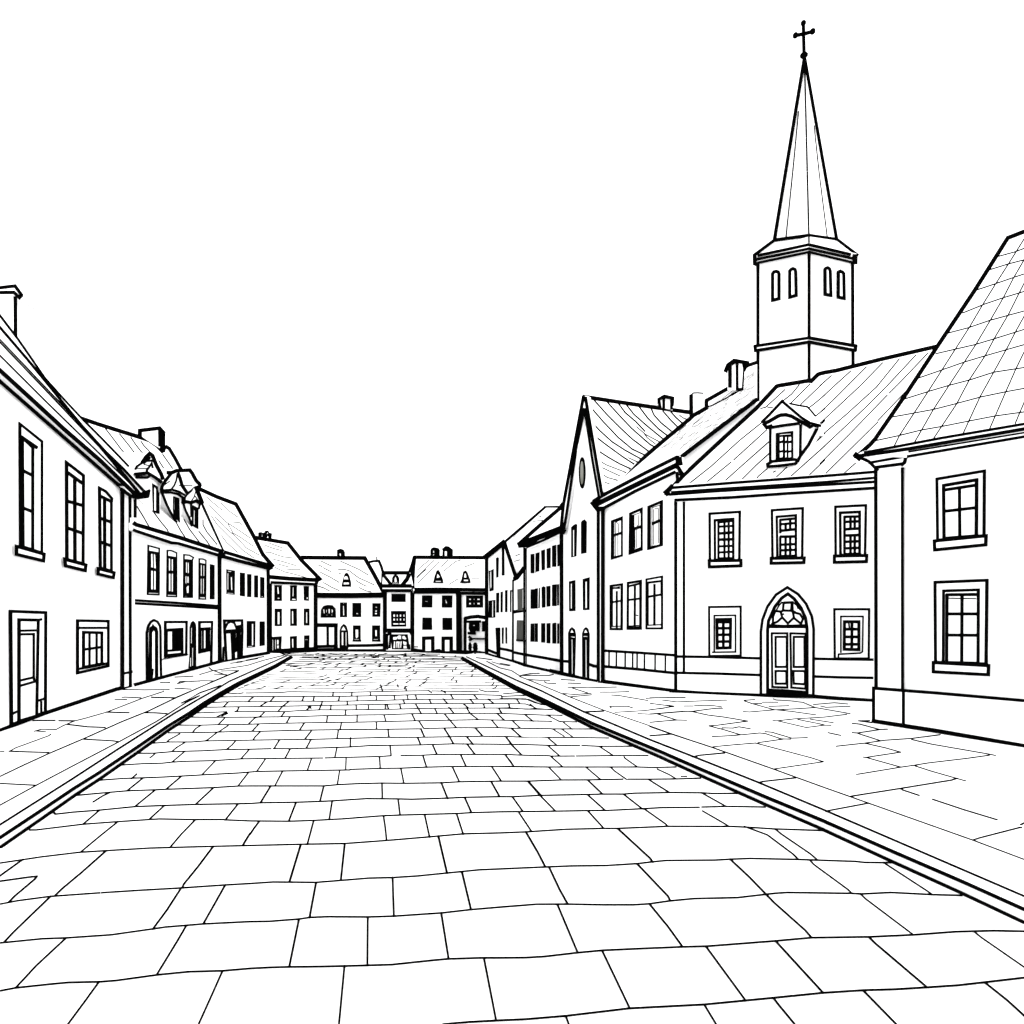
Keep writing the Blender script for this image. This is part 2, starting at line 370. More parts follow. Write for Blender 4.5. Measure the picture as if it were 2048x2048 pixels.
m = MB(); m.plate(p, W('D1262,975 1475,972 1480,1408 1262,1450'), .02, -.02)
m.lines(p, 'D1285,1445 1268,1110 1262,975 1475,972 1478,1100 1470,1408', 3.6, .02); m.lines(p, 'D1270,1065 1300,1005 1335,985 1380,1000 1410,1070', 3, .02)
m.lines(p, 'D1268,1108 1455,1095', 6.4, .02); m.lines(p, 'D1355,1110 1370,1430;1435,1100 1437,1420;1410,1055 1460,1045', 6, .02); m.lines(p, 'D1385,1120 1390,1330;1420,1120 1420,1330;1365,1350 1415,1330', 3.5, .02)
T.put('door', m); T.dark(p, 'D1242,1298 1280,1278 1284,1450 1238,1452', name='hatch'); 
# ---- three storey small house
p = wallplane((535.8, 1306.3), (632, 1301.5), 0)
T = Thing('town_house', 'small three-storey white house at the far left with nine black windows', 'house', origin_of((536, 1306), (632, 1301.5), 0))
w = MB(); w.plate(p, W('F225,1650 855,1620 855,745 225,735'), 0, -5)
w.lines(p, 'F225,1652 500,1640 855,1615', 6.4); w.lines(p, 'F400,1612 600,1600 830,1588', 4); w.lines(p, 'F232,575 232,1640', 5); w.lines(p, 'F265,690 265,1635', 4.4); w.lines(p, 'F845,770 845,1620', 6.4); T.put('wall', w)
m = MB(); m.plate(p, W('F235,660 860,690 910,700 850,775 240,750'), .15, -.05)
m.lines(p, 'F275,740 560,750 840,765', 4.2, .15); m.lines(p, 'F245,668 500,690 850,708', 6.8, .15); m.lines(p, 'F850,765 870,715 905,700 850,695', 5, .15); T.put('cornice', m)
e0, e1 = p.at(W('F225,655')[0], .08), p.at(W('F900,700')[0], .08); rp = pl3(e0, e1, p.at(W('F300,200')[0], -2.2))
m = MB(ROOFW); drop_roof(m, [e0, e1] + [rp.at(q) for q in W('F490,225 50,155 -20,150')], 6)
m.lines(rp, 'F50,158 130,172 300,200 488,232 660,450 905,700', 6.2)
m.lines(rp, 'F250,235 430,298;175,275 205,265 300,300 410,330;180,350 260,352 380,395 440,412 560,425;300,440 420,470 590,522;320,545 450,605 560,630 720,675;470,578 560,570 650,572;370,505 500,540', 1.1)
r_ = T.put('roof', m); cp = p.through(rp.at(W('F210,170')[0]))
for poly, wh in (('F123,95 152,92 152,170 123,165', ''), ('F172,100 200,97 205,80 222,72 240,80 252,100 283,108 275,178 255,178 240,125 215,168 178,168', 'F218,100 228,95 232,110 222,118')):
    T.dark(cp, poly, wh, name='chimney', front=.1, parent=r_)
for a, b in (('F318,775 410,778 410,975 318,975', 'F350,795 365,800 374,890 358,890;355,935 385,940 380,950 355,950'), ('F520,780 603,780 603,975 520,977', 'F553,800 562,800 560,920 548,920;548,945 590,955 590,965 540,965'), ('F695,790 758,790 757,975 697,968', 'F730,930 745,930 745,955 730,955'),
             ('F322,1080 410,1080 410,1300 322,1300', 'F355,1120 382,1120 382,1280 355,1280'), ('F522,1078 603,1078 603,1297 522,1297', 'F540,1105 556,1110 560,1272 542,1272'), ('F697,1078 765,1078 765,1292 697,1292', 'F723,1120 738,1120 738,1265 723,1265'),
             ('F275,1445 408,1435 400,1630 280,1630', 'F290,1475 298,1475 300,1615 292,1615;323,1475 332,1475 334,1600 325,1600;347,1478 370,1478 370,1540 347,1540;347,1550 372,1550 372,1590 350,1590'), ('F517,1437 603,1430 603,1600 520,1600', 'F541,1465 558,1465 560,1580 545,1580'), ('F700,1425 765,1422 762,1592 700,1595', 'F705,1475 745,1475 745,1479 705,1479')):
    T.dark(p, a, b)
# ================================================================ FAR END
p = wallplane((633.5, 1300.8), (768.6, 1301.2), 0)
T = Thing('town_house', 'wide white house closing the street with arched fanlight window and pointed doorway', 'house', origin_of((633, 1301), (768, 1301), 0))
w = MB(); w.plate(p, W('F855,1620 1735,1625 1735,920 855,925'), 0, -5)
w.lines(p, 'F860,1615 1140,1608 1240,1625 1735,1622', 6.4); w.lines(p, 'F1260,1555 1500,1552 1730,1545', 4.4); w.lines(p, 'F1737,860 1737,1620', 6.4); w.lines(p, 'F852,780 852,900', 3); T.put('wall', w)
m = MB(); m.plate(p, W('F855,880 1725,880 1735,925 860,930'), .12, -.05); m.lines(p, 'F862,922 1300,925 1720,918', 4, .12); m.lines(p, 'F862,888 1300,890 1722,884', 3.8, .12); T.put('cornice', m)
e0, e1 = p.at(W('F850,888')[0], .08), p.at(W('F1728,882')[0], .08); rp = pl3(e0, e1, p.at(W('F1100,420')[0], -2.6))
m = MB(ROOFW); gableroof(m, e0, e1, rp.at(W('F1480,422')[0]), rp.at(W('F640,420')[0]), p.n)
m.lines(rp, 'F662,418 1100,422 1478,425 1600,640 1725,875', 6.6)
m.lines(rp, 'F910,462 980,495 1055,530;1165,465 1400,570 1525,645;860,515 890,515 930,540;940,548 1040,600;905,608 1030,670 1150,740;1135,570 1220,572 1280,590 1400,680 1600,770;1140,620 1170,630;1365,715 1430,755 1500,790;945,740 1050,800 1150,845;875,785 950,810 1025,850;1405,805 1500,850 1560,860', 1.3)
r_ = T.put('roof', m); cp = p.through(rp.at(W('F1165,415')[0]))
T.dark(cp, 'F1122,412 1122,320 1165,305 1192,315 1205,345 1205,412', 'F1150,368 1162,362 1170,378 1170,402 1158,398', name='chimney', front=.3, parent=r_)
cp = p.through(rp.at(W('F1240,790')[0])+p.n*.1); T.dark(cp, 'F1180,790 1200,690 1215,640 1235,615 1262,622 1280,655 1300,740 1300,792', 'F1206,702 1215,668 1235,655 1255,665 1268,702;1206,738 1235,740 1270,738 1280,765 1204,768', name='dormer', front=0)
for a, b in (('F912,1190 915,1090 945,1045 1000,1030 1060,1035 1100,1075 1106,1190', 'F942,1085 955,1085 962,1140 952,1140;1010,1080 1028,1080 1028,1140 1012,1140;1050,1080 1072,1105 1055,1140;990,1090 985,1130 980,1130 982,1090;1045,1155 1062,1155 1055,1168;988,1155 995,1158 990,1168'),
             ('F1160,1000 1248,1000 1248,1185 1160,1185', 'F1198,1040 1209,1040 1215,1165 1200,1165;1198,1008 1212,1008 1205,1018'), ('F1320,1005 1430,1005 1430,1183 1320,1183', 'F1368,1138 1380,1132 1395,1145 1375,1150'), ('F1577,1008 1680,1010 1675,1180 1577,1180', 'F1608,1055 1635,1055 1635,1070;1612,1105 1635,1095 1635,1118 1608,1115;1608,1130 1636,1130 1636,1152 1608,1150'),
             ('F1327,1295 1423,1295 1423,1495 1327,1495', 'F1357,1345 1395,1345 1395,1440 1370,1465 1360,1440;1345,1472 1405,1472 1405,1479 1345,1479'), ('F1573,1295 1673,1295 1673,1497 1573,1497', 'F1612,1352 1635,1352 1635,1435 1612,1435;1590,1470 1650,1470 1650,1478 1590,1478')):
    T.dark(p, a, b)
m = MB(); m.plate(p, W('F862,1290 1110,1290 1110,1565 862,1565'), .02, -.02); m.lines(p, 'F862,1290 1122,1290', 6.2, .02); m.lines(p, 'F1105,1290 1105,1580', 5.6, .02); m.lines(p, 'F1000,1305 1002,1552', 3.6, .02); m.lines(p, 'F862,1566 1000,1562 1122,1560', 4.4, .02); m.lines(p, 'F1010,1312 1090,1310', 1.6, .02); T.put('garage_door', m)
T.dark(p, 'F1145,1590 1155,1580 1155,1360 1170,1310 1205,1275 1240,1300 1262,1370 1268,1560 1260,1600 1215,1640 1170,1640', 'F1175,1357 1203,1305 1235,1357;1180,1380 1203,1380 1203,1550 1180,1550;1230,1380 1243,1380 1243,1555 1232,1555', name='arched_door')
for s_ in ('F1316,1498 1330,1480 1425,1480 1428,1500', 'F1568,1498 1580,1480 1673,1480 1673,1500'):
    T.dark(p, s_, '', name='sill', front=.08)
# house glimpsed behind
bp = Pl((0, 62, 0), (0, -1, 0))
T = Thing('town_house', 'roof and gable of a house glimpsed behind, left of the narrow shop house', 'house', (-16, 63, 0))
m = MB(); m.plate(bp, W('F1500,500 1545,470 1655,465 1690,530 1715,610 1715,1500 1500,1500'), 0, -4)
m.lines(bp, 'F1545,475 1590,466 1660,462', 3.4); m.lines(bp, 'F1660,462 1690,530 1712,605', 4); m.lines(bp, 'F1632,415 1635,458', 1.8); m.lines(bp, 'F1705,610 1700,760', 2.8); T.put('gable', m)
# ---- narrow shop house
p = wallplane((766, 1301.5), (825, 1301.8), 0)
T = Thing('shop_house', 'narrow white shop house with hipped roof and round dormer between two wide houses', 'house', origin_of((768, 1301), (825, 1302), 0))
w = MB(); w.plate(p, W('H205,1650 640,1650 640,750 205,750'), 0, -5); w.lines(p, 'H222,780 222,1640', 6.6); w.lines(p, 'H205,1640 420,1640 640,1645', 8.6); w.lines(p, 'H622,750 622,1640', 5); T.put('wall', w)
m = MB(); m.plate(p, W('H180,670 615,670 625,755 190,755'), .12, -.05); m.lines(p, 'H195,752 605,752', 5, .12); m.lines(p, 'H180,682 610,682', 6, .12); T.put('cornice', m)
e0, e1 = p.at(W('H185,675')[0], .08), p.at(W('H640,675')[0], .08); rp = pl3(e0, e1, p.at(W('H400,485')[0], -1.8))
m = MB(ROOFW); gableroof(m, e0, e1, rp.at(W('H600,485')[0]), rp.at(W('H195,485')[0]), p.n); m.lines(rp, 'H192,487 580,487', 6)
m.lines(rp, 'H195,515 250,580 310,660;575,500 545,575 480,660', 5); m.lines(rp, 'H625,490 600,520 560,600 505,660', 2.4); T.put('roof', m)
cp = p.through(rp.at(W('H380,645')[0])+p.n*.1); T.dark(cp, 'H325,645 330,565 350,525 380,515 412,528 432,565 432,645', 'H362,620 366,570 378,545 392,570 400,620 380,635;335,632 415,640 415,645 335,640', name='dormer', front=0)
T.dark(p, 'H320,802 527,802 527,918 320,918')
wh = ';'.join('H%d,%d %d,%d %d,%d %d,%d' % (a, c, b, c, b, d, a, d) for a, b in ((345, 373), (396, 414), (442, 464), (495, 514)) for c, d in ((1105, 1143), (1165, 1200))) + ';H342,1236 425,1236 425,1258 342,1258;435,1236 520,1236 520,1258 435,1258'
T.dark(p, 'H312,1057 533,1057 535,1283 318,1285', wh)
m = MB(); m.plate(p, W('H240,1345 612,1345 612,1640 240,1640'), .02, -.02); m.lines(p, 'H235,1347 612,1347', 7, .02); m.lines(p, 'H560,1360 590,1370 608,1400', 2, .02)
m.plate(p, W('H305,1400 560,1400 575,1500 590,1625 325,1625 312,1500'), .04, 0, 1)
for q in Ws('H345,1445 395,1440 400,1465 390,1480 345,1480;400,1440 430,1418 460,1425 460,1472 415,1472;483,1430 510,1425 540,1470 520,1478 483,1465;360,1508 372,1508 372,1605 350,1605;392,1510 440,1510 432,1570 435,1605 422,1605 420,1530 405,1530 405,1600 395,1600;455,1508 470,1508 460,1600 450,1600;492,1505 540,1520 540,1555 500,1555;498,1575 540,1570 545,1610 500,1610'): m.plate(p, q, .05, .03)
m.lines(p, 'H255,1620 250,1420 275,1395 305,1378', 3.6, .02); m.lines(p, 'H305,1380 300,1480 292,1600;255,1400 255,1600;580,1560 585,1620', 3, .02); T.put('shopfront', m)
# ---- broad house at the end, right
p = wallplane((825, 1302), (973, 1307.6), 0)
T = Thing('town_house', 'broad white house at the street end with two dormers and two ridge chimneys', 'house', origin_of((826, 1302), (973, 1308), 0))
w = MB(); w.plate(p, W('H630,1655 1735,1700 1735,780 630,770'), 0, -5); w.lines(p, 'H640,1640 780,1662 1420,1672 1600,1680 1730,1700', 7.6); w.lines(p, 'H635,690 632,1640', 5.4); w.lines(p, 'H1730,262 1730,1690', 5.2)
w.lines(p, 'H660,1588 710,1588;980,1630 1040,1625', 1.5); T.put('wall', w)
m = MB(); m.plate(p, W('H640,725 1725,735 1725,800 640,780'), .12, -.05); m.lines(p, 'H655,778 1000,775 1300,775 1340,790 1720,795', 4.6, .12); m.lines(p, 'H670,735 1000,732 1300,735 1722,742', 5.8, .12); T.put('cornice', m)
m = MB(); m.plate(p, W('H1295,790 1345,795 1345,1640 1300,1640'), .1, -.02); m.lines(p, 'H1305,790 1308,1635', 6, .1); m.lines(p, 'H1342,800 1350,1635', 2.8, .1); T.put('drainpipe', m)
e0, e1 = p.at(W('H640,732')[0], .08), p.at(W('H1735,738')[0], .08); rp = pl3(e0, e1, p.at(W('H1200,258')[0], -2.6))
m = MB(ROOFW); gableroof(m, e0, e1, rp.at(W('H1735,262')[0]), rp.at(W('H655,255')[0]), p.n)
m.lines(rp, 'H662,255 1200,258 1725,262', 5.8); m.lines(rp, 'H660,250 635,350 590,480', 5.8); m.lines(rp, 'H665,260 648,420 640,560 638,720', 5)
m.lines(rp, 'H880,300 790,370 705,445;955,300 850,400 690,555;1025,322 900,450 710,640;1155,300 1060,395;1345,300 1280,315 1180,390 1100,460;1550,345 1410,398;1310,575 1175,660;830,440 760,500 700,560;1515,577 1625,577', 1.1)
r_ = T.put('roof', m); cp = p.through(rp.at(W('H1000,250')[0]))
T.dark(cp, 'H898,245 898,150 915,120 945,108 975,120 990,145 988,245', 'H938,158 952,158 952,195 940,195;944,212 950,205 952,230 935,230', name='chimney', front=.3, parent=r_)
T.dark(cp, 'H1075,245 1078,150 1065,135 1122,90 1185,138 1182,245', 'H1108,165 1143,165 1143,238 1108,238', name='chimney', front=.3, parent=r_)
cp = p.through(rp.at(W('H1010,640')[0])+p.n*.1)
T.dark(cp, 'H938,637 960,540 985,465 1013,443 1040,480 1080,590 1085,640', 'H990,567 1002,500 1042,552;975,607 1055,607 1055,622 975,622', name='dormer', front=0)
T.dark(cp, 'H1332,630 1355,600 1385,470 1420,453 1445,480 1485,590 1488,637 1370,642', 'H1397,560 1405,500 1418,490 1435,555 1420,562;1393,588 1460,588 1455,612 1393,614', name='dormer', front=0)
for a, b in (('H773,827 922,827 922,1000 770,1000', 'H820,912 858,910 850,917 822,916'), ('H1070,827 1220,827 1218,1002 1068,1002', 'H1121,880 1130,905 1145,942 1130,942'), ('H780,1155 915,1155 920,1332 777,1332', ''), ('H1078,1158 1217,1158 1217,1335 1078,1335', '')):
    T.dark(p, a, b)
for a in ('H797,1648 797,1460 930,1455 932,1648', 'H1087,1650 1087,1460 1205,1460 1205,1650'):
    m = MB(); m.plate(p, W(a), .02, -.02); m.line(p, W(a), 5.4, False, .02); T.put('door', m)
T.win(p, 'H1450,850 1655,850 1655,980 1450,980', 4.8, bars='H1520,850 1520,980;1572,850 1572,980;1450,912 1655,912', wb=4.2)
m = MB(); m.plate(p, W('H1412,1165 1600,1128 1720,1150 1720,1200 1415,1215'), .6, -.02); m.lines(p, 'H1412,1165 1500,1145 1600,1135 1720,1155', 5.6, .6); m.lines(p, 'H1420,1190 1422,1215 1640,1210', 3.4, .6)
m.lines(p, 'H1412,1165 1412,1645', 4.4, .6); T.put('porch', m)
m = MB(); m.plate(p, W('H1470,1215 1615,1215 1615,1360 1560,1350 1545,1380 1490,1370 1465,1320'), .1, -.02, 1); m.plate(p, W('H1535,1265 1553,1265 1553,1275 1535,1275'), .13, .02); m.plate(p, W('H1665,1195 1700,1200 1695,1260 1712,1360 1660,1360'), .1, -.02, 1)
m.plate(p, W('H1530,1455 1710,1460 1710,1482 1530,1480'), .2, -.02, 1); m.lines(p, 'H1460,1385 1560,1388;1470,1440 1510,1470 1480,1490', 3.4, .1); T.put('shop_opening', m)
# shrubs by the shop
n_ = 0
for (cx, cy, rx, ry, lb) in ((1487, 1590, 30, 68, 'left of two dark rounded shrubs standing by the corner shop opening'), (1563, 1595, 40, 66, 'right and wider of two dark rounded shrubs by the corner shop opening')):
    q = W('H%d,%d' % (cx, 1680))[0]; g = p.at(q, 1.0)
    c = Pl(g, (0, -1, 0)).at(W('H%d,%d' % (cx, cy))[0]); r = rx*.1346*c.y/F
    m = MB()
    for k in range(60):
        a = random.uniform(0, 6.283); u = random.uniform(-1, 1); rr = math.sqrt(1-u*u)
        m.ball(c+Vector((rr*math.cos(a)*r*.8, rr*math.sin(a)*r*.8, u*r*1.25*ry/rx*.8)), r*.28, 1, n=5, k=4)
    m.ball(c, r*.85, 1, 1, 1.2*ry/rx)
    T = Thing('shrub', lb, 'shrub', (c.x, c.y, 0), 'dark shrubs by the corner shop'); T.put('foliage', m)
    m = MB(); m.tube([Vector((c.x, c.y, 0)), c], [.06, .05]); T.put('stem', m)
# ================================================================ RIGHT ROW (far to near)
p = wallplane((975.7, 1307.5), (1027, 1322.5), KERB)
T = Thing('town_house', 'farthest house of the right row, tall white gabled front with narrow black windows', 'house', origin_of((976, 1308), (1027, 1322), KERB))
w = MB(); w.plate(p, W('I372,1668 648,1745 648,905 660,880 560,540 530,530 372,680'), 0, -4)
w.lines(p, 'I355,685 555,525', 9, .05); w.lines(p, 'I372,700 372,1665', 5.4); w.lines(p, 'I555,540 600,680 668,885', 5.4); w.lines(p, 'I648,920 644,1740', 5); w.lines(p, 'I538,560 538,620', 4)
w.lines(p, 'I375,1622 420,1640 470,1660;510,1612 580,1625 645,1642', 3.8); w.lines(p, 'I370,1668 430,1690 500,1708 648,1750', 5.6); T.put('wall', w)
for a, b in (('I395,820 410,822 440,803 440,1018 402,1030', 'I408,832 418,826 421,990 411,1002'), ('I468,695 480,685 492,692 488,885 470,888', ''), ('I527,620 548,620 550,865 527,868', ''), ('I395,1128 456,1118 456,1295 393,1298', 'I428,1130 438,1130 438,1290 428,1290'), ('I470,1048 496,1045 494,1243 470,1245', ''), ('I515,1038 533,1035 531,1240 515,1242', ''), ('I560,1022 580,1018 579,1238 560,1240', ''), ('I610,1020 636,1018 636,1030 622,1035 620,1238 611,1240', ''), ('I527,1400 543,1400 540,1560 528,1562', ''), ('I563,1398 577,1398 577,1560 565,1558', '')):
    T.dark(p, a, b)
T.dark(p, 'I463,1403 507,1400 508,1712 475,1700', name='door')
# narrow link house
p = wallplane((1027, 1322.5), (1050.5, 1331), KERB)
T = Thing('town_house', 'very narrow white house with steep roof squeezed between two right-hand houses', 'house', origin_of((1027, 1322), (1050, 1331), KERB))
w = MB(); w.plate(p, W('I648,1745 768,1788 768,800 745,800 665,880 640,915'), 0, -4)
w.lines(p, 'I628,915 680,890 750,795', 7); w.lines(p, 'I655,1238 760,1222', 5); w.lines(p, 'I655,1652 765,1675', 3.8); w.lines(p, 'I644,1745 768,1785', 5.6); T.put('wall', w)
T.dark(p, 'I685,1012 745,1000 748,1222 688,1224', 'I738,1010 742,1010 742,1200 738,1200', m=2); T.dark(p, 'I680,1325 746,1328 748,1535 676,1532', '', m=2); 
T.dark(p, 'I672,1520 750,1526 750,1540 672,1536', '', name='sill', front=.08)
m = MB(ROOFW); pts = W('I548,530 960,180 1112,180 760,500 750,800 668,880'); m.prism([p.at(q, -.1 if i not in (1, 2) else -2.5) for i, q in enumerate(pts)], [p.at(q, -1 if i not in (1, 2) else -2.5)-Vector((0, 0, .8)) for i, q in enumerate(pts)])
m.line(Pl((p.at(pts[1], -2.5)), p.n), W('I960,180 1112,178'), 5.6); m.tube([p.at(q, o) for q, o in zip(W('I548,535 960,182'), (.05, -2.4))], [pxr(4, p.at(pts[0])), pxr(4, p.at(pts[1], -2.5))])
m.lines(p, 'I845,318 960,308;900,262 925,272;655,725 705,710;665,670 710,650', 1.2); T.put('roof', m)
# three storey house
p = wallplane((1050.5, 1331), (1122, 1347), KERB)
T = Thing('town_house', 'three-storey white house on the right with three rows of closed black windows', 'house', origin_of((1050, 1331), (1122, 1347), KERB))
w = MB(); w.plate(p, W('I765,1787 1130,1868 1130,420 765,590'), 0, -4)
w.lines(p, 'I762,580 762,1785', 5.6); w.lines(p, 'I770,1675 950,1705 1128,1738', 4.2); w.lines(p, 'I765,1787 950,1830 1130,1868', 6); T.put('wall', w)
m = MB(); m.plate(p, W('I685,550 1110,385 1115,435 780,590 715,580'), .2, -.05); m.lines(p, 'I690,553 900,470 1110,388', 6.5, .2); m.lines(p, 'I780,580 950,510 1115,430', 3.4, .2); m.lines(p, 'I700,570 760,565 900,490 1110,410', 6, .2); T.put('cornice', m)
e0, e1 = p.at(W('I690,550')[0], .1), p.at(W('I1112,385')[0], .1); rp = pl3(e0, e1, p.at(W('I1000,290')[0], -1.8))
m = MB(ROOFW); drop_roof(m, [e0, e1] + [rp.at(q) for q in W('I1160,200 1145,135 1110,185')], 4.5); m.lines(rp, 'I700,548 900,370 1112,190 1145,140', 6); T.put('roof', m)
for q in ('820,655 853,650 853,845 820,845', '870,645 905,635 902,825 880,828 868,840', '927,618 960,606 960,808 932,815', '982,600 1018,588 1017,790 984,795', '1038,570 1075,558 1075,778 1038,780', '1090,560 1112,552 1112,768 1092,775',
          '820,1012 855,1010 855,1205 820,1205', '863,1005 888,1000 886,1203 863,1203', '904,998 911,995 908,1198 899,1198', '932,992 948,980 965,990 965,1190 934,1195', '980,980 1016,975 1015,1180 982,1185', '1038,965 1078,960 1078,1178 1038,1178', '1088,960 1103,960 1103,1170 1090,1172',
          '820,1360 853,1358 853,1540 818,1540', '863,1357 888,1357 888,1542 863,1542', '927,1357 963,1355 963,1550 927,1548', '982,1357 1016,1353 1015,1557 982,1555', '1040,1360 1055,1350 1075,1350 1075,1560 1040,1558', '1090,1358 1105,1358 1105,1560 1090,1560'):
    T.dark(p, 'I'+q, '', name='window_shutter')
# gabled house
p = wallplane((1122.8, 1348.6), (1199.4, 1363), KERB)
T = Thing('gabled_house', 'steep gabled white house with oval attic window and two dark arched doors', 'house', origin_of((1123, 1346), (1199, 1363), KERB))
w = MB(); gab = W('z1122.8,1346 1199.4,1363 1199.4,1000 J665,1490 435,205 140,1760 z1122.8,1062'); w.plate(p, gab, 0, -3)
w.lines(p, 'K110,310 112,1670', 6); w.lines(p, 'K0,1648 110,1675 320,1728 475,1758', 6); w.lines(p, 'K0,1537 100,1555 178,1560;K375,1585 420,1602 460,1610', 4); T.put('wall', w)
m = MB(); m.plate(p, W('J430,200 465,220 670,1480 625,1500 445,370 180,1900 120,1900'), .12, -.05)
m.lines(p, 'K105,280 J170,1610 430,210', 5, .12); m.lines(p, 'K130,290 J205,1760 340,850 440,370', 3.8, .12); m.lines(p, 'J445,370 540,1000 628,1500', 3.6, .12); m.lines(p, 'J455,225 560,850 668,1480', 4.6, .12); m.lines(p, 'K90,285 140,310', 8, .12); T.put('verge', m)
apx = p.at(W('J435,205')[0], .05); erx = p.at(W('J668,1485')[0], .05); elx = p.at(W('J130,1850')[0], .05); N3 = -p.n
tt = 5.0; rp = pl3(apx, erx, apx+N3*tt)
m = MB(ROOFW); sl_ = [apx, erx]+[rp.at(q) for q in W('J680,1420 1465,745 1785,470 1795,415')]; m.prism(sl_, [v-Vector((0, 0, .15)) for v in sl_])
sl_ = [apx, elx, elx+N3*3, apx+N3*3]; m.prism([v+N3*.05-Vector((0, 0, .03)) for v in sl_], [v+N3*.05-Vector((0, 0, .2)) for v in sl_])
m.lines(rp, 'J430,212 900,285 1300,345 1800,415', 6.6)
m.lines(rp, 'J495,315 690,540 880,740 1060,890 1220,965;520,520 640,650 800,795 970,905 1180,1020;545,695 720,830 940,990 1080,1080;575,890 620,910 760,1000 900,1080 1035,1140;570,260 740,450 900,610 1060,760 1280,925;740,285 880,440 1050,620 1220,770 1290,830 1345,860;885,305 970,420 1100,530 1225,660;990,325 1080,440 1250,590 1465,765', 2)
m.lines(rp, 'J1150,345 1260,490 1400,630 1515,718;1305,370 1340,450 1430,550 1560,655;1455,400 1560,520 1640,600;1560,410 1620,480 1710,560', 2)
m.lines(rp, 'J1115,600 1230,700 1410,795;1200,670 1250,740 1355,820;620,1025 720,1090 980,1190;625,1105 740,1160 900,1235;635,1185 740,1255 870,1290;650,1300 765,1335;1010,1000 1130,1055;1670,455 1720,490 1765,505', 1.4)
r_ = T.put('roof', m); cp = p.through(rp.at(W('J1480,360')[0])); cp = Pl(rp.at(W('J1480,355')[0]), (-.2, -1, 0)); m = MB()
m.plate(cp, W('J1410,240 1580,230 1580,375 1425,355'), .1, -.6); m.plate(cp, W('J1380,235 1470,183 1605,215 1600,248 1470,228 1410,255'), .2, -.7, 1)
m.lines(cp, 'J1400,250 1418,350', 4.4, .1); m.lines(cp, 'J1465,240 1465,358;1565,245 1565,370', 4.2, .1); T.put('chimney', m, r_)
ov = [(408+40*math.cos(a*math.pi/10), 1195+203*math.sin(a*math.pi/10)) for a in range(20)]
ovs = 'J'+' '.join('%.0f,%.0f' % q for q in ov); m = MB(); m.plate(p, W(ovs), .04, -.02, 1); o_ = T.put('oval_window', m); m = MB(GLASS); m.plate(p, W('J'+' '.join('%.0f,%.0f' % (408+18*math.cos(a*math.pi/8), 1195+150*math.sin(a*math.pi/8)) for a in range(16))), .06, .03); T.put('pane', m, o_)
for a, b, c in (('K205,265 225,245 245,232 257,240 250,540 205,552', 'K222,290 232,288 232,538 222,545', 'window'), ('K300,215 312,200 330,188 350,212 347,508 300,518', '', 'window'), ('K183,788 240,775 241,1070 185,1073', 'K200,808 210,806 210,1050 200,1050', 'window'), ('K316,765 378,748 376,1060 318,1062', 'K341,790 354,785 356,1045 341,1045', 'window'),
                ('K177,1695 175,1285 190,1245 210,1230 235,1250 246,1300 236,1705', 'K196,1283 210,1252 229,1283;196,1318 235,1320 238,1332 225,1330;208,1345 213,1345 217,1500 217,1680 211,1680', 'arched_door'), ('K312,1725 310,1290 325,1245 345,1230 365,1245 378,1300 374,1735', 'K328,1283 343,1252 362,1283;322,1314 360,1314 360,1322 322,1322;343,1350 348,1350 354,1715 345,1715', 'arched_door')):
    T.dark(p, a, b, name=c)
# ---- oblique house
p = wallplane((1199.4, 1363.2), (1351.2, 1382.5), KERB)
T = Thing('town_house', 'white house on the right with six tall casement windows, beside the arched church doorway front', 'house', origin_of((1199, 1363), (1351, 1382), KERB))
w = MB(); w.plate(p, W('z1195,1362.6 1351.2,1382.5 1351,935 1195,1012'), 0, -3.0)
w.lines(p, 'K470,1750 520,1755 800,1793 1215,1848', 6.6); w.lines(p, 'K520,1455 900,1478 1210,1500', 3.8); w.lines(p, 'K480,1605 850,1635 1210,1672', 4.2)
for x, a, b in ((570, 1463, 1605), (641, 1467, 1612), (726, 1472, 1610), (798, 1477, 1625), (841, 1480, 1630), (912, 1485, 1635), (1015, 1490, 1645), (1114, 1495, 1650)): w.lines(p, 'K%d,%d %d,%d' % (x, a, x-1, b), 2.2)
w.lines(p, 'K375,1587 420,1605 480,1606', 4); T.put('wall', w)
m = MB(); m.plate(p, W('K462,90 512,75 512,1752 462,1745'), .04, -.02); m.lines(p, 'K465,95 466,1745', 5, .04); m.lines(p, 'K508,90 507,1750', 5.4, .04); T.put('pilaster', m)
m = MB(); m.plate(p, W('J600,1640 535,1570 680,1440 1600,980 1665,990 1640,1180 700,1645'), .12, -.05)
m.lines(p, 'J690,1650 1100,1430 1610,1185', 4.8, .12); m.lines(p, 'J600,1600 800,1500 1620,1100', 8.5, .12); m.lines(p, 'J560,1560 680,1485 1200,1210 1620,1000', 5.6, .12); m.lines(p, 'J540,1572 610,1660 690,1660', 8, .12); m.lines(p, 'J560,1575 640,1540', 6, .12)
m.lines(p, 'J1640,980 1640,1080 1680,1075 1670,1000;1610,1110 1650,1130 1700,1210', 6, .12); m.lines(p, 'J1635,1190 1640,1280', 4.5, .12); m.lines(p, 'J1645,1210 1680,1220 1690,1250 1655,1275', 3, .12); T.put('cornice', m)
e0, e1 = p.at((1184, 1004), .06), p.at((1359, 912), .06); rp = pl3(e0, p.at((1381, 836), -3.5), Pl((0, 24, 0), (0, -1, 0)).at((1512, 798)))
m = MB(ROOFW); drop_roof(m, [e0, e1] + [rp.at(q) for q in W('z1361,911 1512,798 1514,725 1487.5,736 L925,480 790,445 520,600 500,700 340,790 310,815')], 3)
m.lines(rp, 'J672,1450 1000,1175 1480,765 1800,500 L340,790 500,700', 6.4); m.lines(rp, 'L500,705 500,610 520,598 790,445', 6); m.lines(rp, 'L180,1300 600,980 1110,595', 6.4)
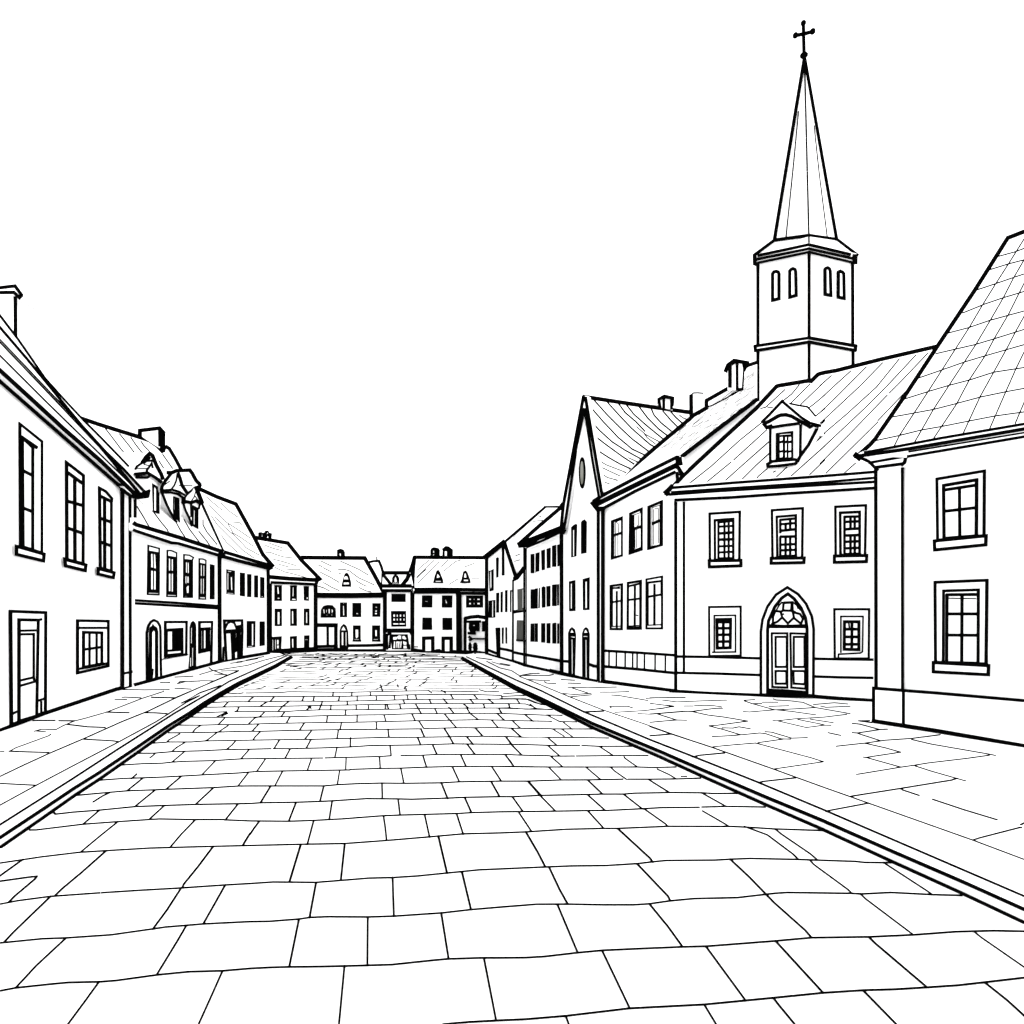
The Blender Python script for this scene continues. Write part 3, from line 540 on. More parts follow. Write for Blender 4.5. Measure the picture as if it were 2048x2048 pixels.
m.lines(rp, 'L1110,148 1000,185 955,215 940,240 925,470', 5.4); m.lines(rp, 'L925,475 880,495 810,540', 2.8)
m.lines(rp, 'L810,540 580,665 525,680', 1.8)
LV = [rp.at(q) for q in W('L-140,1200 1110,230')]; RV = [rp.at(q) for q in W('L170,1290 1105,600')]
rnd = random.Random(3)
for k in range(22):
    s_ = (k+.6)/22.5; a = LV[0].lerp(RV[0], s_); b = LV[1].lerp(RV[1], s_); u = rnd.uniform(.02, .2)
    while u < .97:
        v = min(.98, u+rnd.uniform(.08, .3)); n_ = 5
        pts = [a.lerp(b, u+(v-u)*i/n_)+Vector((0, 0, rnd.uniform(-.02, .02))) + rp.n*.03 for i in range(n_+1)]
        pts = [q for q in pts if (q.x/q.y*F+CX) < 1511 and ((HY-(q.z-H)/q.y*F) > 730+ (1511-(q.x/q.y*F+CX))*.86)]
        if len(pts) > 1: m.tube(pts, [pxr(.7, q) for q in pts], n=4)
        u = v+rnd.uniform(.03, .15)
r_ = T.put('roof', m); cp = Pl(rp.at(W('L860,490')[0])+rp.n*.05, (-.15, -1, 0)); m = MB()
m.plate(cp, W('L780,170 930,160 940,230 925,480 870,500 785,450'), .1, -.5); m.plate(cp, W('L740,165 830,100 1020,135 1015,168 870,145 790,190'), .2, -.6, 1)
m.lines(cp, 'L785,180 785,445', 6, .1); m.lines(cp, 'L870,150 872,485', 4.2, .1); m.lines(cp, 'L880,470 930,470', 3, .1); T.put('chimney', m, r_)
cp = Pl(rp.at(W('L325,800')[0]) - Vector((0, -1.2, 0)), (0, -1, 0)); m = MB(); m.plate(cp, W('L315,540 340,515 460,520 500,560 500,830 315,830'), 0, -.8)
m.lines(cp, 'L315,545 318,800', 6); m.lines(cp, 'L315,540 345,517 400,516 460,521', 1.8); T.put('chimney', m, r_)
T.win(p, 'K600,207 688,174 688,535 598,562', 3.6, 'K630,215 688,190 688,530 630,545', 1, 'K620,340 688,318', 3.4, '', 3, 'K614,210 614,550;640,215 658,230 660,310;655,345 655,530', .9)
T.win(p, 'K775,133 880,88 880,477 770,514', 3.6, 'K808,145 878,120 878,455 806,485', 1, 'K805,280 875,258;800,150 800,500', 4.2, '', 3, 'K850,145 856,240 840,250;838,275 836,460;820,285 820,470;775,500 880,462;788,145 788,495', .9)
T.win(p, 'K952,68 1075,17 1075,432 950,468', 3.8, 'K985,75 1060,50 1060,430 985,450', 1, 'K990,228 1075,192', 4, '', 3, 'K1000,90 1000,430;1045,80 1045,415;965,450 1075,428;1010,85 1040,78;968,65 968,455;1055,190 1020,200', .9)
T.win(p, 'K585,830 692,815 690,1247 585,1247', 3, '', 3, 'K598,850 668,850;600,987 685,973;643,885 643,1230', 2.4, '', 3, 'K585,1222 690,1218;600,842 600,1220;598,858 670,838', 1.4)
T.win(p, 'K752,802 873,782 872,1242 750,1243', 3.2, '', 3, 'K760,965 870,952;818,820 816,1215;762,832 870,806', 2.6, '', 3, 'K755,1218 870,1212;760,1228 868,1226;822,1112 848,1115', 1.4)
T.win(p, 'K930,767 1080,740 1080,1240 930,1240', 2.6, '', 3, 'K945,935 1078,912;1007,818 1006,1208;945,798 1078,782', 2.8, '', 3, 'K938,1210 1080,1203;945,800 945,1205;1072,800 1072,905', 1.6)
# ---- bell tower
cC = Vector(((1618.2-CX)/F*28, 28, 0)); dl = Vector((-.872, .489, 0)); dr = Vector((.932, .362, 0))
PLf = Pl(cC, Vector((dl.y, -dl.x, 0))); PRt = Pl(cC, Vector((dr.y, -dr.x, 0)))
Lc = cC+dl*1.87; Rc = cC+dr*2.15; bk = Vector((.37, .93, 0))*2.6
def zof(q, P_): return P_.at(q).z
T = Thing('church_tower', 'tall white bell tower with paired slit windows and pointed spire topped by a cross', 'church tower', cC)
zt = zof(W('O785,362')[0], PLf)
w = MB(); fp = [Lc, cC, Rc, Rc+bk, Lc+bk]; w.prism([v.copy() for v in fp], [v+Vector((0, 0, zt)) for v in fp])
w.lines(PLf, 'O203,490 203,1430;203,1490 203,2050', 5.2); w.lines(PLf, 'O785,345 785,1335', 5); w.lines(PLf, 'O785,1400 785,1880', 4.8); w.lines(PRt, 'O1280,500 1282,1430;1285,1480 1285,1720', 5.2); T.put('shaft', w)
def band(name, lL, lR, zlo, zhi, out, parent=None):
    m = MB(); c2 = fp; cen = sum(fp, Vector())/5
    ex = [v+(v-cen).normalized()*out for v in fp]
    m.prism([v+Vector((0, 0, zlo)) for v in ex], [v+Vector((0, 0, zhi)) for v in ex])
    for q, wd in lL: m.lines(PLf, q, wd, out*.95)
    for q, wd in lR: m.lines(PRt, q, wd, out*.95)
    return T.put(name, m)
z1 = zof(W('O785,1385')[0], PLf); z2 = zof(W('O785,1340')[0], PLf)
band('belt_course', [('O165,1432 785,1338', 4.2), ('O172,1485 785,1385', 4.8), ('O168,1430 175,1490', 5)], [('O785,1338 1322,1430', 5.2), ('O785,1385 1315,1482', 4.8), ('O1320,1428 1312,1485', 5)], z1, z2, .08)
z1 = zof(W('O785,365')[0], PLf); z2 = zof(W('O785,278')[0], PLf)
band('cornice', [('O205,402 785,278', 4.4), ('O190,445 785,325', 4), ('O205,485 785,362', 3.6), ('O165,400 168,495 200,505', 6.4)], [('O785,278 1255,390', 4.4), ('O785,325 1280,435', 4), ('O785,362 1280,482', 3.6), ('O1310,395 1308,495', 8.5)], z1, z2, .14)
cen = sum(fp, Vector())/5
m = MB(ROOFW)
apex = cen.lerp(cC, .3); apex = Pl(apex, (0, -1, 0)).at(W('N356,262')[0])
b0 = Pl(Lc+bk*.35, (0, -1, 0)).at(W('O165,395')[0]); b1 = PLf.at(W('O785,278')[0], .12); b2 = Pl(Rc+bk*.3, (0, -1, 0)).at(W('O1330,400')[0])
s0 = Pl(cen.lerp(Lc, .5), (0, -1, 0)).at(W('O390,228')[0]); s1 = PLf.at(W('O783,175')[0], -.5); s2 = Pl(cen.lerp(Rc, .5), (0, -1, 0)).at(W('O1098,222')[0])
bb = [v+bk*.75 for v in (b2, b0)]; ss = [v+bk*.45 for v in (s2, s0)]
lowr = [b0, b1, b2]+bb; upr = [s0, s1, s2]+ss
m.add(lowr+upr, [[0, 1, 6, 5], [1, 2, 7, 6], [2, 3, 8, 7], [3, 4, 9, 8], [4, 0, 5, 9]], 0)
m.add(upr+[apex], [[0, 1, 5], [1, 2, 5], [2, 3, 5], [3, 4, 5], [4, 0, 5]], 0)
t3(m, [b0, s0, s1, s2, b2], 5.4); t3(m, [s0, apex], 5.6); t3(m, [s2, apex], 5.6); t3(m, [b1, s1], 2.4)
t3(m, [s1, s1.lerp(apex, .35)], 2.2); t3(m, [s1.lerp(apex, .36), s1.lerp(apex, .54)], 2.2); t3(m, [s1.lerp(apex, .55), apex], 2.2)
t3(m, [s0.lerp(s1, .34), s0.lerp(s1, .34).lerp(apex, .42), s0.lerp(s1, .3).lerp(apex, .7)], 1.7); t3(m, [s1.lerp(s2, .66), s1.lerp(s2, .66).lerp(apex, .35), s1.lerp(s2, .75).lerp(apex, .62)], 1.7)
sp = T.put('spire', m)
xp = Pl(apex, (0, -1, 0)); m = MB()
m.lines(xp, 'N350,75 352,160 354,250', 5.4); m.lines(xp, 'N306,140 350,132 402,118', 6); 
for q, r in (('N350,72', 4.4), ('N306,140', 4.6), ('N401,118', 4.8)): c_ = xp.at(W(q)[0]); m.ball(c_, pxr(2*r, c_)/WF)
c_ = xp.at(W('N353,250')[0]); m.ball(c_, .16, 1, 1, .62)
m.lines(xp, 'N347,300 356,262 368,320', 3.6); T.put('cross', m)
for P_, a in ((PLf, 'O370,910 370,610 385,590 410,583 435,592 442,610 442,893'), (PLf, 'O565,875 565,580 580,562 602,552 625,562 632,585 638,855'), (PRt, 'O970,843 968,560 980,548 998,542 1018,555 1026,580 1034,855'), (PRt, 'O1118,875 1120,590 1140,580 1165,592 1180,610 1185,890')):
    m = MB(); m.plate(P_, W(a), .03, -.02, 0, 5); T.put('slit_window', m)
# ---- church front with pointed doorway
p = wallplane((1351.4, 1383.1), (1752, 1401.4), KERB)
T = Thing('church_building', 'white church building with tall pointed-arch doorway, rows of grid windows and one dormer', 'church', origin_of((1351, 1383), (1752, 1401), KERB))
w = MB(); w.plate(p, W('M50,1770 1810,1852 1810,-40 50,60'), 0, -5)
w.lines(p, 'M0,1765 300,1785 800,1805 1258,1812 1500,1832 1785,1850', 6); w.lines(p, 'M50,60 50,1770', 5); w.lines(p, 'M50,1462 350,1466 790,1478;1268,1482 1500,1486 1795,1490;50,1605 400,1612 790,1625;1268,1638 1500,1645 1795,1650', 3.8); w.lines(p, 'M122,95 122,1600', 3.6); T.put('wall', w)
m = MB(); m.plate(p, W('z1328,992 1350,968 1752,941 1752,978 1350,1002'), .2, -.05)
m.lines(p, 'L120,1812 800,1780 1500,1730 z1655,982 1750,976', 4.6, .2); m.lines(p, 'L0,1735 60,1745 600,1705 1200,1670 z1650,969.5 1750,963.6', 4, .2); m.lines(p, 'L80,1718 700,1675 1932,1595 z1750,955.5', 3.6, .2); m.lines(p, 'L95,1662 800,1605 1932,1520 z1750,943.5', 4.2, .2)
m.lines(p, 'L0,1735 90,1640', 8, .2); m.lines(p, 'L0,1700 40,1745', 9, .2); T.put('cornice', m)
e0, e1 = p.at((1345, 973), .12), p.at((1752, 943), .12); rp = pl3(e0, e1, p.at((1554, 773), -3.6))
m = MB(ROOFW); top = [e0, e1] + [rp.at(q) for q in W('z1830,900 1874,691.6 1650,746 1640,748 L1765,375 1370,428 1345,440')]
drop_roof(m, top, 5)
m.lines(rp, 'L90,1655 220,1515 700,1070 1100,705 1345,440 1370,430 1730,370 1765,375 1845,295 1870,285 1932,270 P120,1118 450,1035 870,938', 6.6)
m.lines(rp, 'L275,1620 320,1590 560,1400 900,1090 1180,865;490,1610 520,1580 800,1350;830,1325 1100,1080 1225,965;700,1600 900,1420 1250,1110;920,1570 1100,1390 1260,1245;1095,1565 1130,1520 1235,1430;1320,1555 1470,1415;1500,1540 1932,1155;1725,1525 1932,1325;1730,1165 1840,1090 1932,1005;1155,705 1215,690 1450,475;1435,605 1530,530 1620,420;1520,640 1750,410;1640,655 1932,375;1740,695 1800,650 1932,540;1820,795 1932,705;1890,890 1932,850;1305,1475 1335,1460;1240,690 1300,690', 1.6)
m.lines(rp, 'P0,1230 85,1155;0,1330 130,1210 230,1120;0,1430 90,1345 345,1090;0,1510 150,1370 300,1230 465,1060;0,1610 200,1440 420,1240 590,1030;0,1710 330,1400 500,1230 715,1000;0,1810 220,1590 500,1300;515,1285 600,1200 800,990;45,1880 430,1500;430,1490 640,1270;180,1880 265,1805', 1.6)
m.lines(rp, 'L1505,645 1600,665 1720,685 1770,740 1815,795', 2.4); T.put('roof', m)
cp = p.through(rp.at(W('L1420,1400')[0])+p.n*.05); m = MB()
m.plate(cp, W('L1270,945 1640,900 1630,1310 1270,1365'), 0, -1.8)
m.plate(cp, W('L1640,905 1840,920 1730,1150 1630,1310'), -.02, -1.8)
m.plate(cp, W('L1180,870 1260,780 1415,612 1440,630 1650,815 1750,875 1880,915 1850,935 1760,930 1640,885 1430,910 1245,948'), .1, -1.9)
m.lines(cp, 'L1170,868 1260,780 1415,615 1440,640 1650,818 1750,880 1878,915', 4.2, .1); m.lines(cp, 'L1190,890 1260,860 1360,800 1400,785 1460,782 1530,800 1640,865 1700,895 1755,930', 6, .1)
m.lines(cp, 'L1225,940 1280,935 1430,910 1620,885', 4.6, .1); m.lines(cp, 'L1190,890 1225,935 1290,915', 5.6, .1); m.lines(cp, 'L1755,930 1790,910 1850,925', 4, .1)
m.lines(cp, 'L1270,960 1270,1360', 4); m.lines(cp, 'L1637,905 1632,1270', 4); m.lines(cp, 'L1838,930 1830,960 1730,1150 1640,1270 1600,1340', 5); 
d_ = T.put('dormer', m)
m = MB(); m.plate(cp, W('L1235,1382 1280,1355 1560,1325 1600,1330 1560,1380 1240,1412'), .1, -.02); m.lines(cp, 'L1290,1345 1560,1322 1605,1330 1575,1372 1400,1395 1240,1408 1235,1378 1290,1350', 4.4, .1); T.put('sill', m, d_)
wh = ';'.join('L%d,%d %d,%d %d,%d %d,%d' % (a, c, b, c-6, b, d-6, a, d) for a, b in ((1385, 1422), (1450, 1470), (1490, 1524)) for c, d in ((1052, 1098), (1128, 1215), (1240, 1300)))
T.dark(cp, 'L1338,1005 1545,978 1545,1315 1338,1335', wh+';L1385,1022 1520,1008 1520,1014 1385,1028', front=.05, parent=d_)
T.win(p, 'M348,208 612,192 608,618 350,625', 3.6, 'M393,265 555,253 555,602 395,615', 3.4, 'M425,382 555,372;425,436 555,432', 4, 'M343,622 622,618 622,665 345,675', 4.8, 'M425,290 425,605;478,265 478,600;515,285 515,600;425,322 555,315;430,495 550,490;430,548 550,542;420,285 555,270;430,600 555,598', 3)
T.win(p, 'M895,178 1165,160 1160,598 900,600', 3.6, 'M937,235 1105,222 1105,580 942,590', 3.4, 'M968,358 1100,345;968,410 1095,408', 4, 'M888,600 1178,597 1175,637 888,643', 4.8, 'M968,262 968,375;968,415 968,580;1015,295 1015,350;1055,265 1055,340;1015,415 1015,580;1055,415 1055,580;970,262 1100,250;975,300 1100,290;970,480 1100,475;970,530 1100,525;968,580 1100,578', 3.4)
T.win(p, 'M1452,148 1720,134 1712,575 1455,582', 3.6, 'M1494,200 1665,192 1665,568 1497,572', 4, 'M1530,345 1660,338;1530,400 1655,395', 4, 'M1443,580 1727,575 1725,628 1443,635', 4.8, 'M1532,235 1532,560;1585,240 1585,338;1622,240 1622,338;1585,400 1585,565;1622,400 1622,565;1530,235 1660,232;1535,280 1655,275;1535,455 1655,450;1535,512 1655,508;1532,563 1660,560', 3.6)
T.win(p, 'M343,1028 620,1024 620,1455 345,1458', 3, 'M412,1138 532,1135 528,1385 415,1388', 4.4, 'M468,1150 468,1385;415,1160 528,1160;415,1214 528,1213;415,1272 528,1270;415,1332 528,1330', 4, '', 4, 'M388,1415 388,1102 575,1100 575,1422 372,1425', 2.2)
T.win(p, 'M1443,1047 1748,1047 1745,1480 1447,1480', 3.2, 'M1532,1157 1658,1157 1658,1402 1530,1398', 4.6, 'M1598,1160 1596,1400;1532,1222 1658,1222;1532,1290 1658,1290;1532,1355 1658,1355', 4.2, '', 4, 'M1500,1425 1500,1110 1695,1110 1690,1420 1670,1432 1480,1442 1478,1470;1570,1170 1575,1210', 2.2)
m = MB(); m.plate(p, W('M797,1805 797,1240 812,1130 855,1015 930,915 1030,855 1125,915 1200,1000 1245,1110 1262,1220 1262,1812'), .03, -.02)
m.lines(p, 'M798,1800 798,1240 812,1140 855,1025 930,920 1030,855 1125,915 1195,1000 1245,1110 1261,1220 1258,1805', 4, .03); m.lines(p, 'M800,1803 1000,1805 1258,1810', 6.6, .03); 
d_ = T.put('arched_doorway', m)
m = MB(); m.plate(p, W('M857,1790 857,1230 865,1150 920,1025 980,950 1035,912 1090,955 1150,1035 1190,1125 1203,1220 1203,1785'), .045, 0, 0, 0)
m.lines(p, 'M857,1800 857,1230 865,1150 920,1025 980,950 1035,912 1090,955 1150,1035 1190,1125 1203,1220 1203,1782', 4.8, .045); m.lines(p, 'M865,1200 1200,1200', 4.8, .045)
m.lines(p, 'M893,1258 1030,1258 1030,1735 898,1730 893,1258;1057,1258 1192,1262 1190,1745 1065,1735 1057,1258', 3, .045)
for a in ('M927,1290 1025,1290 1025,1553 928,1553', 'M927,1590 1022,1590 1022,1700 928,1700', 'M1087,1290 1180,1290 1182,1553 1087,1553', 'M1083,1590 1185,1590 1185,1705 1087,1700'): m.plate(p, W(a), .055, .04, 0, 3)
m.lines(p, 'M870,1755 1000,1760 1203,1776;870,1778 1203,1785', 3.6, .045); T.put('door_leaves', m, d_)
m = MB(); m.lines(p, 'M997,992 1070,988 1063,1060 992,1058 997,992;992,1058 972,1072 985,1118 1035,1172 1088,1120 1078,1068 1063,1060;975,1068 925,1062 905,1110 903,1172;895,1178 945,1155 985,1118;1088,1075 1140,1088 1168,1130 1150,1175 1090,1125', 3.2, .045)
m.lines(p, 'M1000,985 1080,982;985,985 960,1010 930,1062;1080,985 1110,1010 1145,1055;1078,1000 1080,1060 1100,1070;880,1185 1000,1190 1190,1185;1110,1000 1125,1040;985,1090 1000,1090', 2.2, .045); T.put('tracery', m, d_)
# ---- near right house
p = wallplane((1744, 1442.5), (2048, 1491.5), KERB)
T = Thing('town_house', 'nearest white house on the right with big square-tiled roof and corner pilaster', 'house', origin_of((1744, 1442), (2048, 1492), KERB))
w = MB(); w.plate(p, W('Q135,1705 1019,1850 z2300,1532 2300,820 Q1019,20 150,190'), 0, -5)
T.put('wall', w)
m = MB(); m.plate(p, W('Q133,1510 310,1525 1019,1585 z2300,1422 2300,1532 Q1019,1850 133,1705'), .05, -.02); m.lines(p, 'Q130,1703 500,1760 1019,1850 z2300,1532', 6.4, .05); m.lines(p, 'Q137,1703 137,1512 500,1540 1019,1585 z2300,1424', 4.8, .05); m.lines(p, 'Q312,1530 312,1730', 4.4, .05); T.put('plinth', m)
m = MB(); m.plate(p, W('Q150,200 305,190 305,1520 150,1508'), .04, -.02); m.lines(p, 'Q150,230 152,1508', 5.4, .04); m.lines(p, 'Q305,200 306,1518', 3.8, .04)
m.plate(p, W('Q65,165 320,110 335,170 310,205 150,225'), .3, -.02); m.lines(p, 'Q330,100 328,150 318,190 300,205', 5, .3); m.lines(p, 'Q155,218 305,198', 4.8, .3); m.lines(p, 'Q110,192 320,155', 3.6, .3); m.lines(p, 'Q55,160 110,185 160,235', 4.8, .3); T.put('pilaster', m)
m = MB(); m.plate(p, W('P250,1750 330,1715 1516,1505 z2300,792 2300,846 P1516,1620 650,1765'), .36, -.05)
m.lines(p, 'P330,1728 900,1620 1516,1515 z2300,794', 4, .36); m.lines(p, 'P255,1758 660,1700 1516,1553 z2300,808', 5.6, .36); m.lines(p, 'P660,1722 1516,1580 z2300,824', 2.4, .36); m.lines(p, 'P650,1757 1516,1610 z2300,834', 4, .36); m.lines(p, 'P255,1740 300,1775', 10, .36); T.put('cornice', m)
e0, e1 = p.at(W('P262,1745')[0], .28), p.at((2300, 795), .28); rp = pl3(e0, e1, p.at(W('P1400,125')[0], -3.6))
m = MB(ROOFW); drop_roof(m, [e0, e1] + [rp.at(q) for q in W('z2300,365 P1400,128 870,935 410,1630 370,1670')], 4)
m.lines(rp, 'P290,1740 370,1670 410,1625 640,1290 870,940 1150,520 1395,132 1516,85 z2300,372', 6.6)
m.lines(rp, 'P545,1690 590,1600 805,1270 1110,795 1210,625 1310,465 1400,325 1516,140;705,1645 760,1550 840,1410 960,1225 1160,920 1270,735 1360,580 1440,425 1516,295 z2100,395;P845,1620 1015,1365 1110,1185 1225,1010 1300,870 1400,700 1480,540 1516,470 z2130,430;P1065,1580 1190,1310 1290,1130 1395,940 1460,815 1516,715 z2150,455;P1260,1550 1380,1275 1455,1105 1516,980 z2180,475;P1450,1510 1516,1355 z2200,500', 1.5)
m.lines(rp, 'P1330,268 1450,235 1516,210 z2300,417;P1262,368 1400,325 1516,295 z2300,440;P1170,517 1310,470 1440,425 1516,400 z2300,468;P1060,690 1220,625 1350,580 1516,530 z2300,503;P955,838 1100,800 1260,745 1516,675 z2300,543;P862,992 1000,960 1150,925 1300,880 1516,812 z2300,580;P735,1172 900,1115 1070,1055 1220,1010 1516,925 z2300,612;P625,1330 815,1270 950,1230 1120,1185 1290,1130 1516,1095 z2300,660;P540,1462 690,1435 850,1405 1015,1362 1190,1315 1380,1275 1516,1250 z2300,718;P415,1638 590,1600 750,1560 910,1532 1110,1492 1300,1455 1516,1425 z2300,766', 1.5)
T.put('roof', m)
T.win(p, 'Q508,287 785,240 783,618 512,645', 4.2, 'Q547,325 740,292 738,620 550,635', 5, 'Q640,345 642,630;560,475 735,455;560,350 735,323', 4.6, 'Q493,650 795,620 793,672 495,702', 5)
T.win(p, 'Q497,892 800,880 795,1370 500,1360', 4.6, 'Q547,942 750,936 748,1365 545,1360', 4, 'Q655,968 653,1365;570,1077 742,1077;570,1201 742,1202;565,965 745,963;567,965 565,1360', 4.6, 'Q487,1362 810,1380 808,1433 487,1416', 5, 'Q575,985 735,988', 1.6)
# ================================================================ GROUND
def struct(name, mb, kind='structure'):
    o = mb.build(name); o['kind'] = kind; return o
G0 = Pl((0, 0, 0), (0, 0, 1)); G1 = Pl((0, 0, KERB), (0, 0, 1))
m = MB(STONE); m.add([(-900, -300, -.02), (900, -300, -.02), (900, 1500, -.02), (-900, 1500, -.02)], [[0, 1, 2, 3]], 0); struct('ground', m)
KL = W('e0,1912 400,1635 720,1410 950,1260 1335,990 1620,785 1830,650 f530,640 680,545 850,445 1000,372 1200,272 1362,175')
KR = W('g1088,188 1300,312 1600,482 h430,520 900,760 i100,655 500,838 1130,1120 1650,1345 j650,1660 d1450,925 1932,1152')
def ext(P_, d=14):
    a, b = P_[0], P_[1]
    return [a+(a-b).normalized()*d] + P_
L0 = ext([gpt(q) for q in KL]); R0 = ext([gpt(q) for q in reversed(KR)])
LB = [gpt(q, KERB) for q in W('e0,1695 700,1252 1140,965 1700,610 1932,475 f650,478 760,410 1000,302 1325,158')]
RB = [gpt(q, KERB) for q in W('d1932,950 i1700,1175 1040,898 410,648 0,488 h800,600 400,402 160,300 g1125,170')]
LBe = ext(LB); RBe = ext(RB)
# road
m = MB(STONE)
far = [gpt((632, 1300.2)), gpt((978, 1302))]
left = L0 + [gpt((560, 1303)), gpt((600, 1298))]; right = R0 + [gpt((985, 1303))]
rp_ = left + [Vector((-24, 64, 0)), Vector((4, 64, 0))] + right[::-1]
m.prism([v for v in rp_], [v-Vector((0, 0, .015)) for v in rp_])
def gl(pl, st, wd): m.lines(pl, st, wd)
gl(G0, 'e960,1258 1200,1240 1370,1235 1560,1228 1800,1215 f430,1308 500,1303 850,1285 1030,1270 1275,1265 1932,1255;g0,1250 290,1240 490,1238 740,1228 990,1222 1370,1220 1590,1222 1770,1224;h0,1125 135,1127 470,1130 810,1130;820,1130 1330,1130 1490,1135 1700,1130', 2.1)
gl(G0, 'a590,165 840,142 980,130 1200,122 1290,118 1650,105 1840,93 1932,92 b570,92 680,82 820,75 1020,70 1190,72 1480,68 1615,60 1932,55 c215,55 470,46 690,45 950,40;990,40 1150,40 1360,38 1550,32', 2.2)
gl(G0, 'a415,295 430,310 560,295 780,278 1040,252 1270,243 1510,235 1932,228 b80,222 360,218 540,212 640,207 900,190 1140,192 1250,195 1530,186 1660,180 1932,175 c100,175 310,165 670,158 800,155 955,155 1040,148 1320,143 1560,145 1640,150 1830,150', 2.3)
gl(G0, 'a230,432 280,432 640,388 910,368 1150,352 1230,347 1510,352 1730,352;1740,354 1932,362 b300,365 500,358 720,346 1030,322 1160,317 1350,312 1600,305 1720,298 1932,292 c180,290 430,287 690,282 820,282 1100,268 1240,260 1540,257;1560,255 1750,250 2050,255', 2.3)
gl(G0, 'a0,688 320,640 610,605 820,592 1160,572 1520,562 1932,552 b380,543 730,537 1060,513 1390,485 1650,462 1932,455 c200,447 510,427 800,420 910,420 1300,404 1800,405 1932,412 d0,424 240,432 380,437', 2.4)
gl(G0, 'z-80,1822 a0,1005 140,978 390,945 770,918;785,917 1050,900 1400,880 1740,857 1932,846 b180,834 510,837 700,822 920,804 1100,800 1300,787 1520,765 1770,740 1932,733 c350,718 550,710 820,707 1060,692 1180,678 1280,668 1660,665 1780,658 1932,652 d190,660 330,665 630,675 700,683 900,685', 2.5)
gl(G0, 'z-80,1895 a0,1305 330,1272 510,1266 860,1242 1170,1198 1280,1182 1570,1158 1932,1140 b150,1138 380,1120 460,1108 600,1102 910,1104 1110,1098 1480,1073 1710,1047 1932,1028 c280,1006 520,1005 800,1010 1030,1010 1150,1003 1310,980 1500,962 1830,955 d0,922 100,915 600,922 680,926 900,915 1040,922 1230,932 1450,938', 2.6)
gl(G0, 'z-80,1998 a0,1675 120,1652 400,1622 530,1610 770,1605 900,1595 1210,1552 1460,1527 1720,1520 1932,1502 b150,1494 300,1490 560,1487 730,1483 910,1478 1100,1472 1400,1440 1530,1428 1800,1420 1932,1420 c200,1418 340,1410 600,1380 790,1362 1050,1350 1410,1335 1600,1330 d0,1290 290,1264 730,1258 1080,1242 1400,1218 1700,1210 1932,1215 z2120,1866', 2.8)
gl(G0, 'z860,2056 b1500,1932 1700,1915 1932,1903 c200,1894 510,1868 1000,1810 1580,1780 d0,1728 380,1690 690,1670 930,1663 1180,1648 1420,1632 1630,1608 1932,1573 z2130,1945', 3)
# cross joints, near
gl(G0, 'a1105,30 980,130;1055,0 1016,35;1400,18 1285,115;1200,122 1040,252;850,142 790,170 720,215;1650,105 1510,235;770,278 640,388;1270,243 1150,352;1840,230 1740,355;910,368 770,480 620,605;1510,352 1400,465 1315,565', 2.3)
gl(G0, 'a1932,458 1875,552;175,660 0,785 -200,920;820,592 630,760 480,885 425,938;1645,562 1530,715 1420,850 1410,875;285,790 270,810 110,945 65,992;z-60,1780 a0,828 220,797 285,790;390,945 100,1225 30,1300;1400,880 1290,1050 1180,1198;1740,857 1660,1000 1570,1158;510,1266 280,1480 120,1652;1440,1170 1370,1290 1210,1552;765,1605 660,1750 525,1932;1720,1520 1640,1700 1535,1932', 2.7)
gl(G0, 'b160,92 80,222;570,92 540,212;1020,70 1023,190;1478,65 1528,190;1865,60 1930,175;355,220 300,362;635,207 612,352;1145,195 1160,317;1660,182 1712,298;70,367 30,420 0,465;492,360 443,543;1032,325 1045,410 1056,513;1350,314 1388,487;1597,307 1648,465', 2.5)
gl(G0, 'b392,545 305,832;732,540 702,820;1456,480 1523,765;510,840 460,1108;1102,800 1112,1098;1638,755 1708,1047;378,1122 303,1490;910,1105 907,1478;1478,1073 1535,1428;730,1483 687,1940;1808,1422 1902,1903', 3)
gl(G0, 'c215,55 310,165 430,287;680,48 795,155;1150,42 1310,143;98,178 178,290;678,160 815,282;955,155 1100,268 1120,272 1280,385 1297,404;1565,148 1745,248;145,295 240,437;682,287 803,420;1567,285 1740,385 1770,405', 2.3)
gl(G0, 'c200,447 290,600 350,716;912,422 1160,650 1180,680;380,720 460,890 523,1003;1062,695 1300,945 1315,978;1780,658 1932,800 d0,992 240,1205 290,1262;c445,1010 600,1378;1155,1003 1300,1180 1410,1333;790,1365 1003,1810;1593,1333 1895,1745;508,1870 532,1932;1580,1783 1670,1932', 2.8)
gl(G0, 'd10,425 60,465 280,615 335,662;c1890,405 d-50,470 150,620 190,660;280,668 310,700 570,890 603,922;850,685 1180,900 1225,932;672,930 710,965 1075,1240;1545,1215 1600,1260 1932,1490 2100,1600', 2.4)
gl(G0, 'd15,1292 380,1690;735,1260 780,1305 1180,1645;0,1735 30,1775 160,1932;690,1672 945,1932;1630,1610 1800,1745 1932,1865 2010,1940', 3)
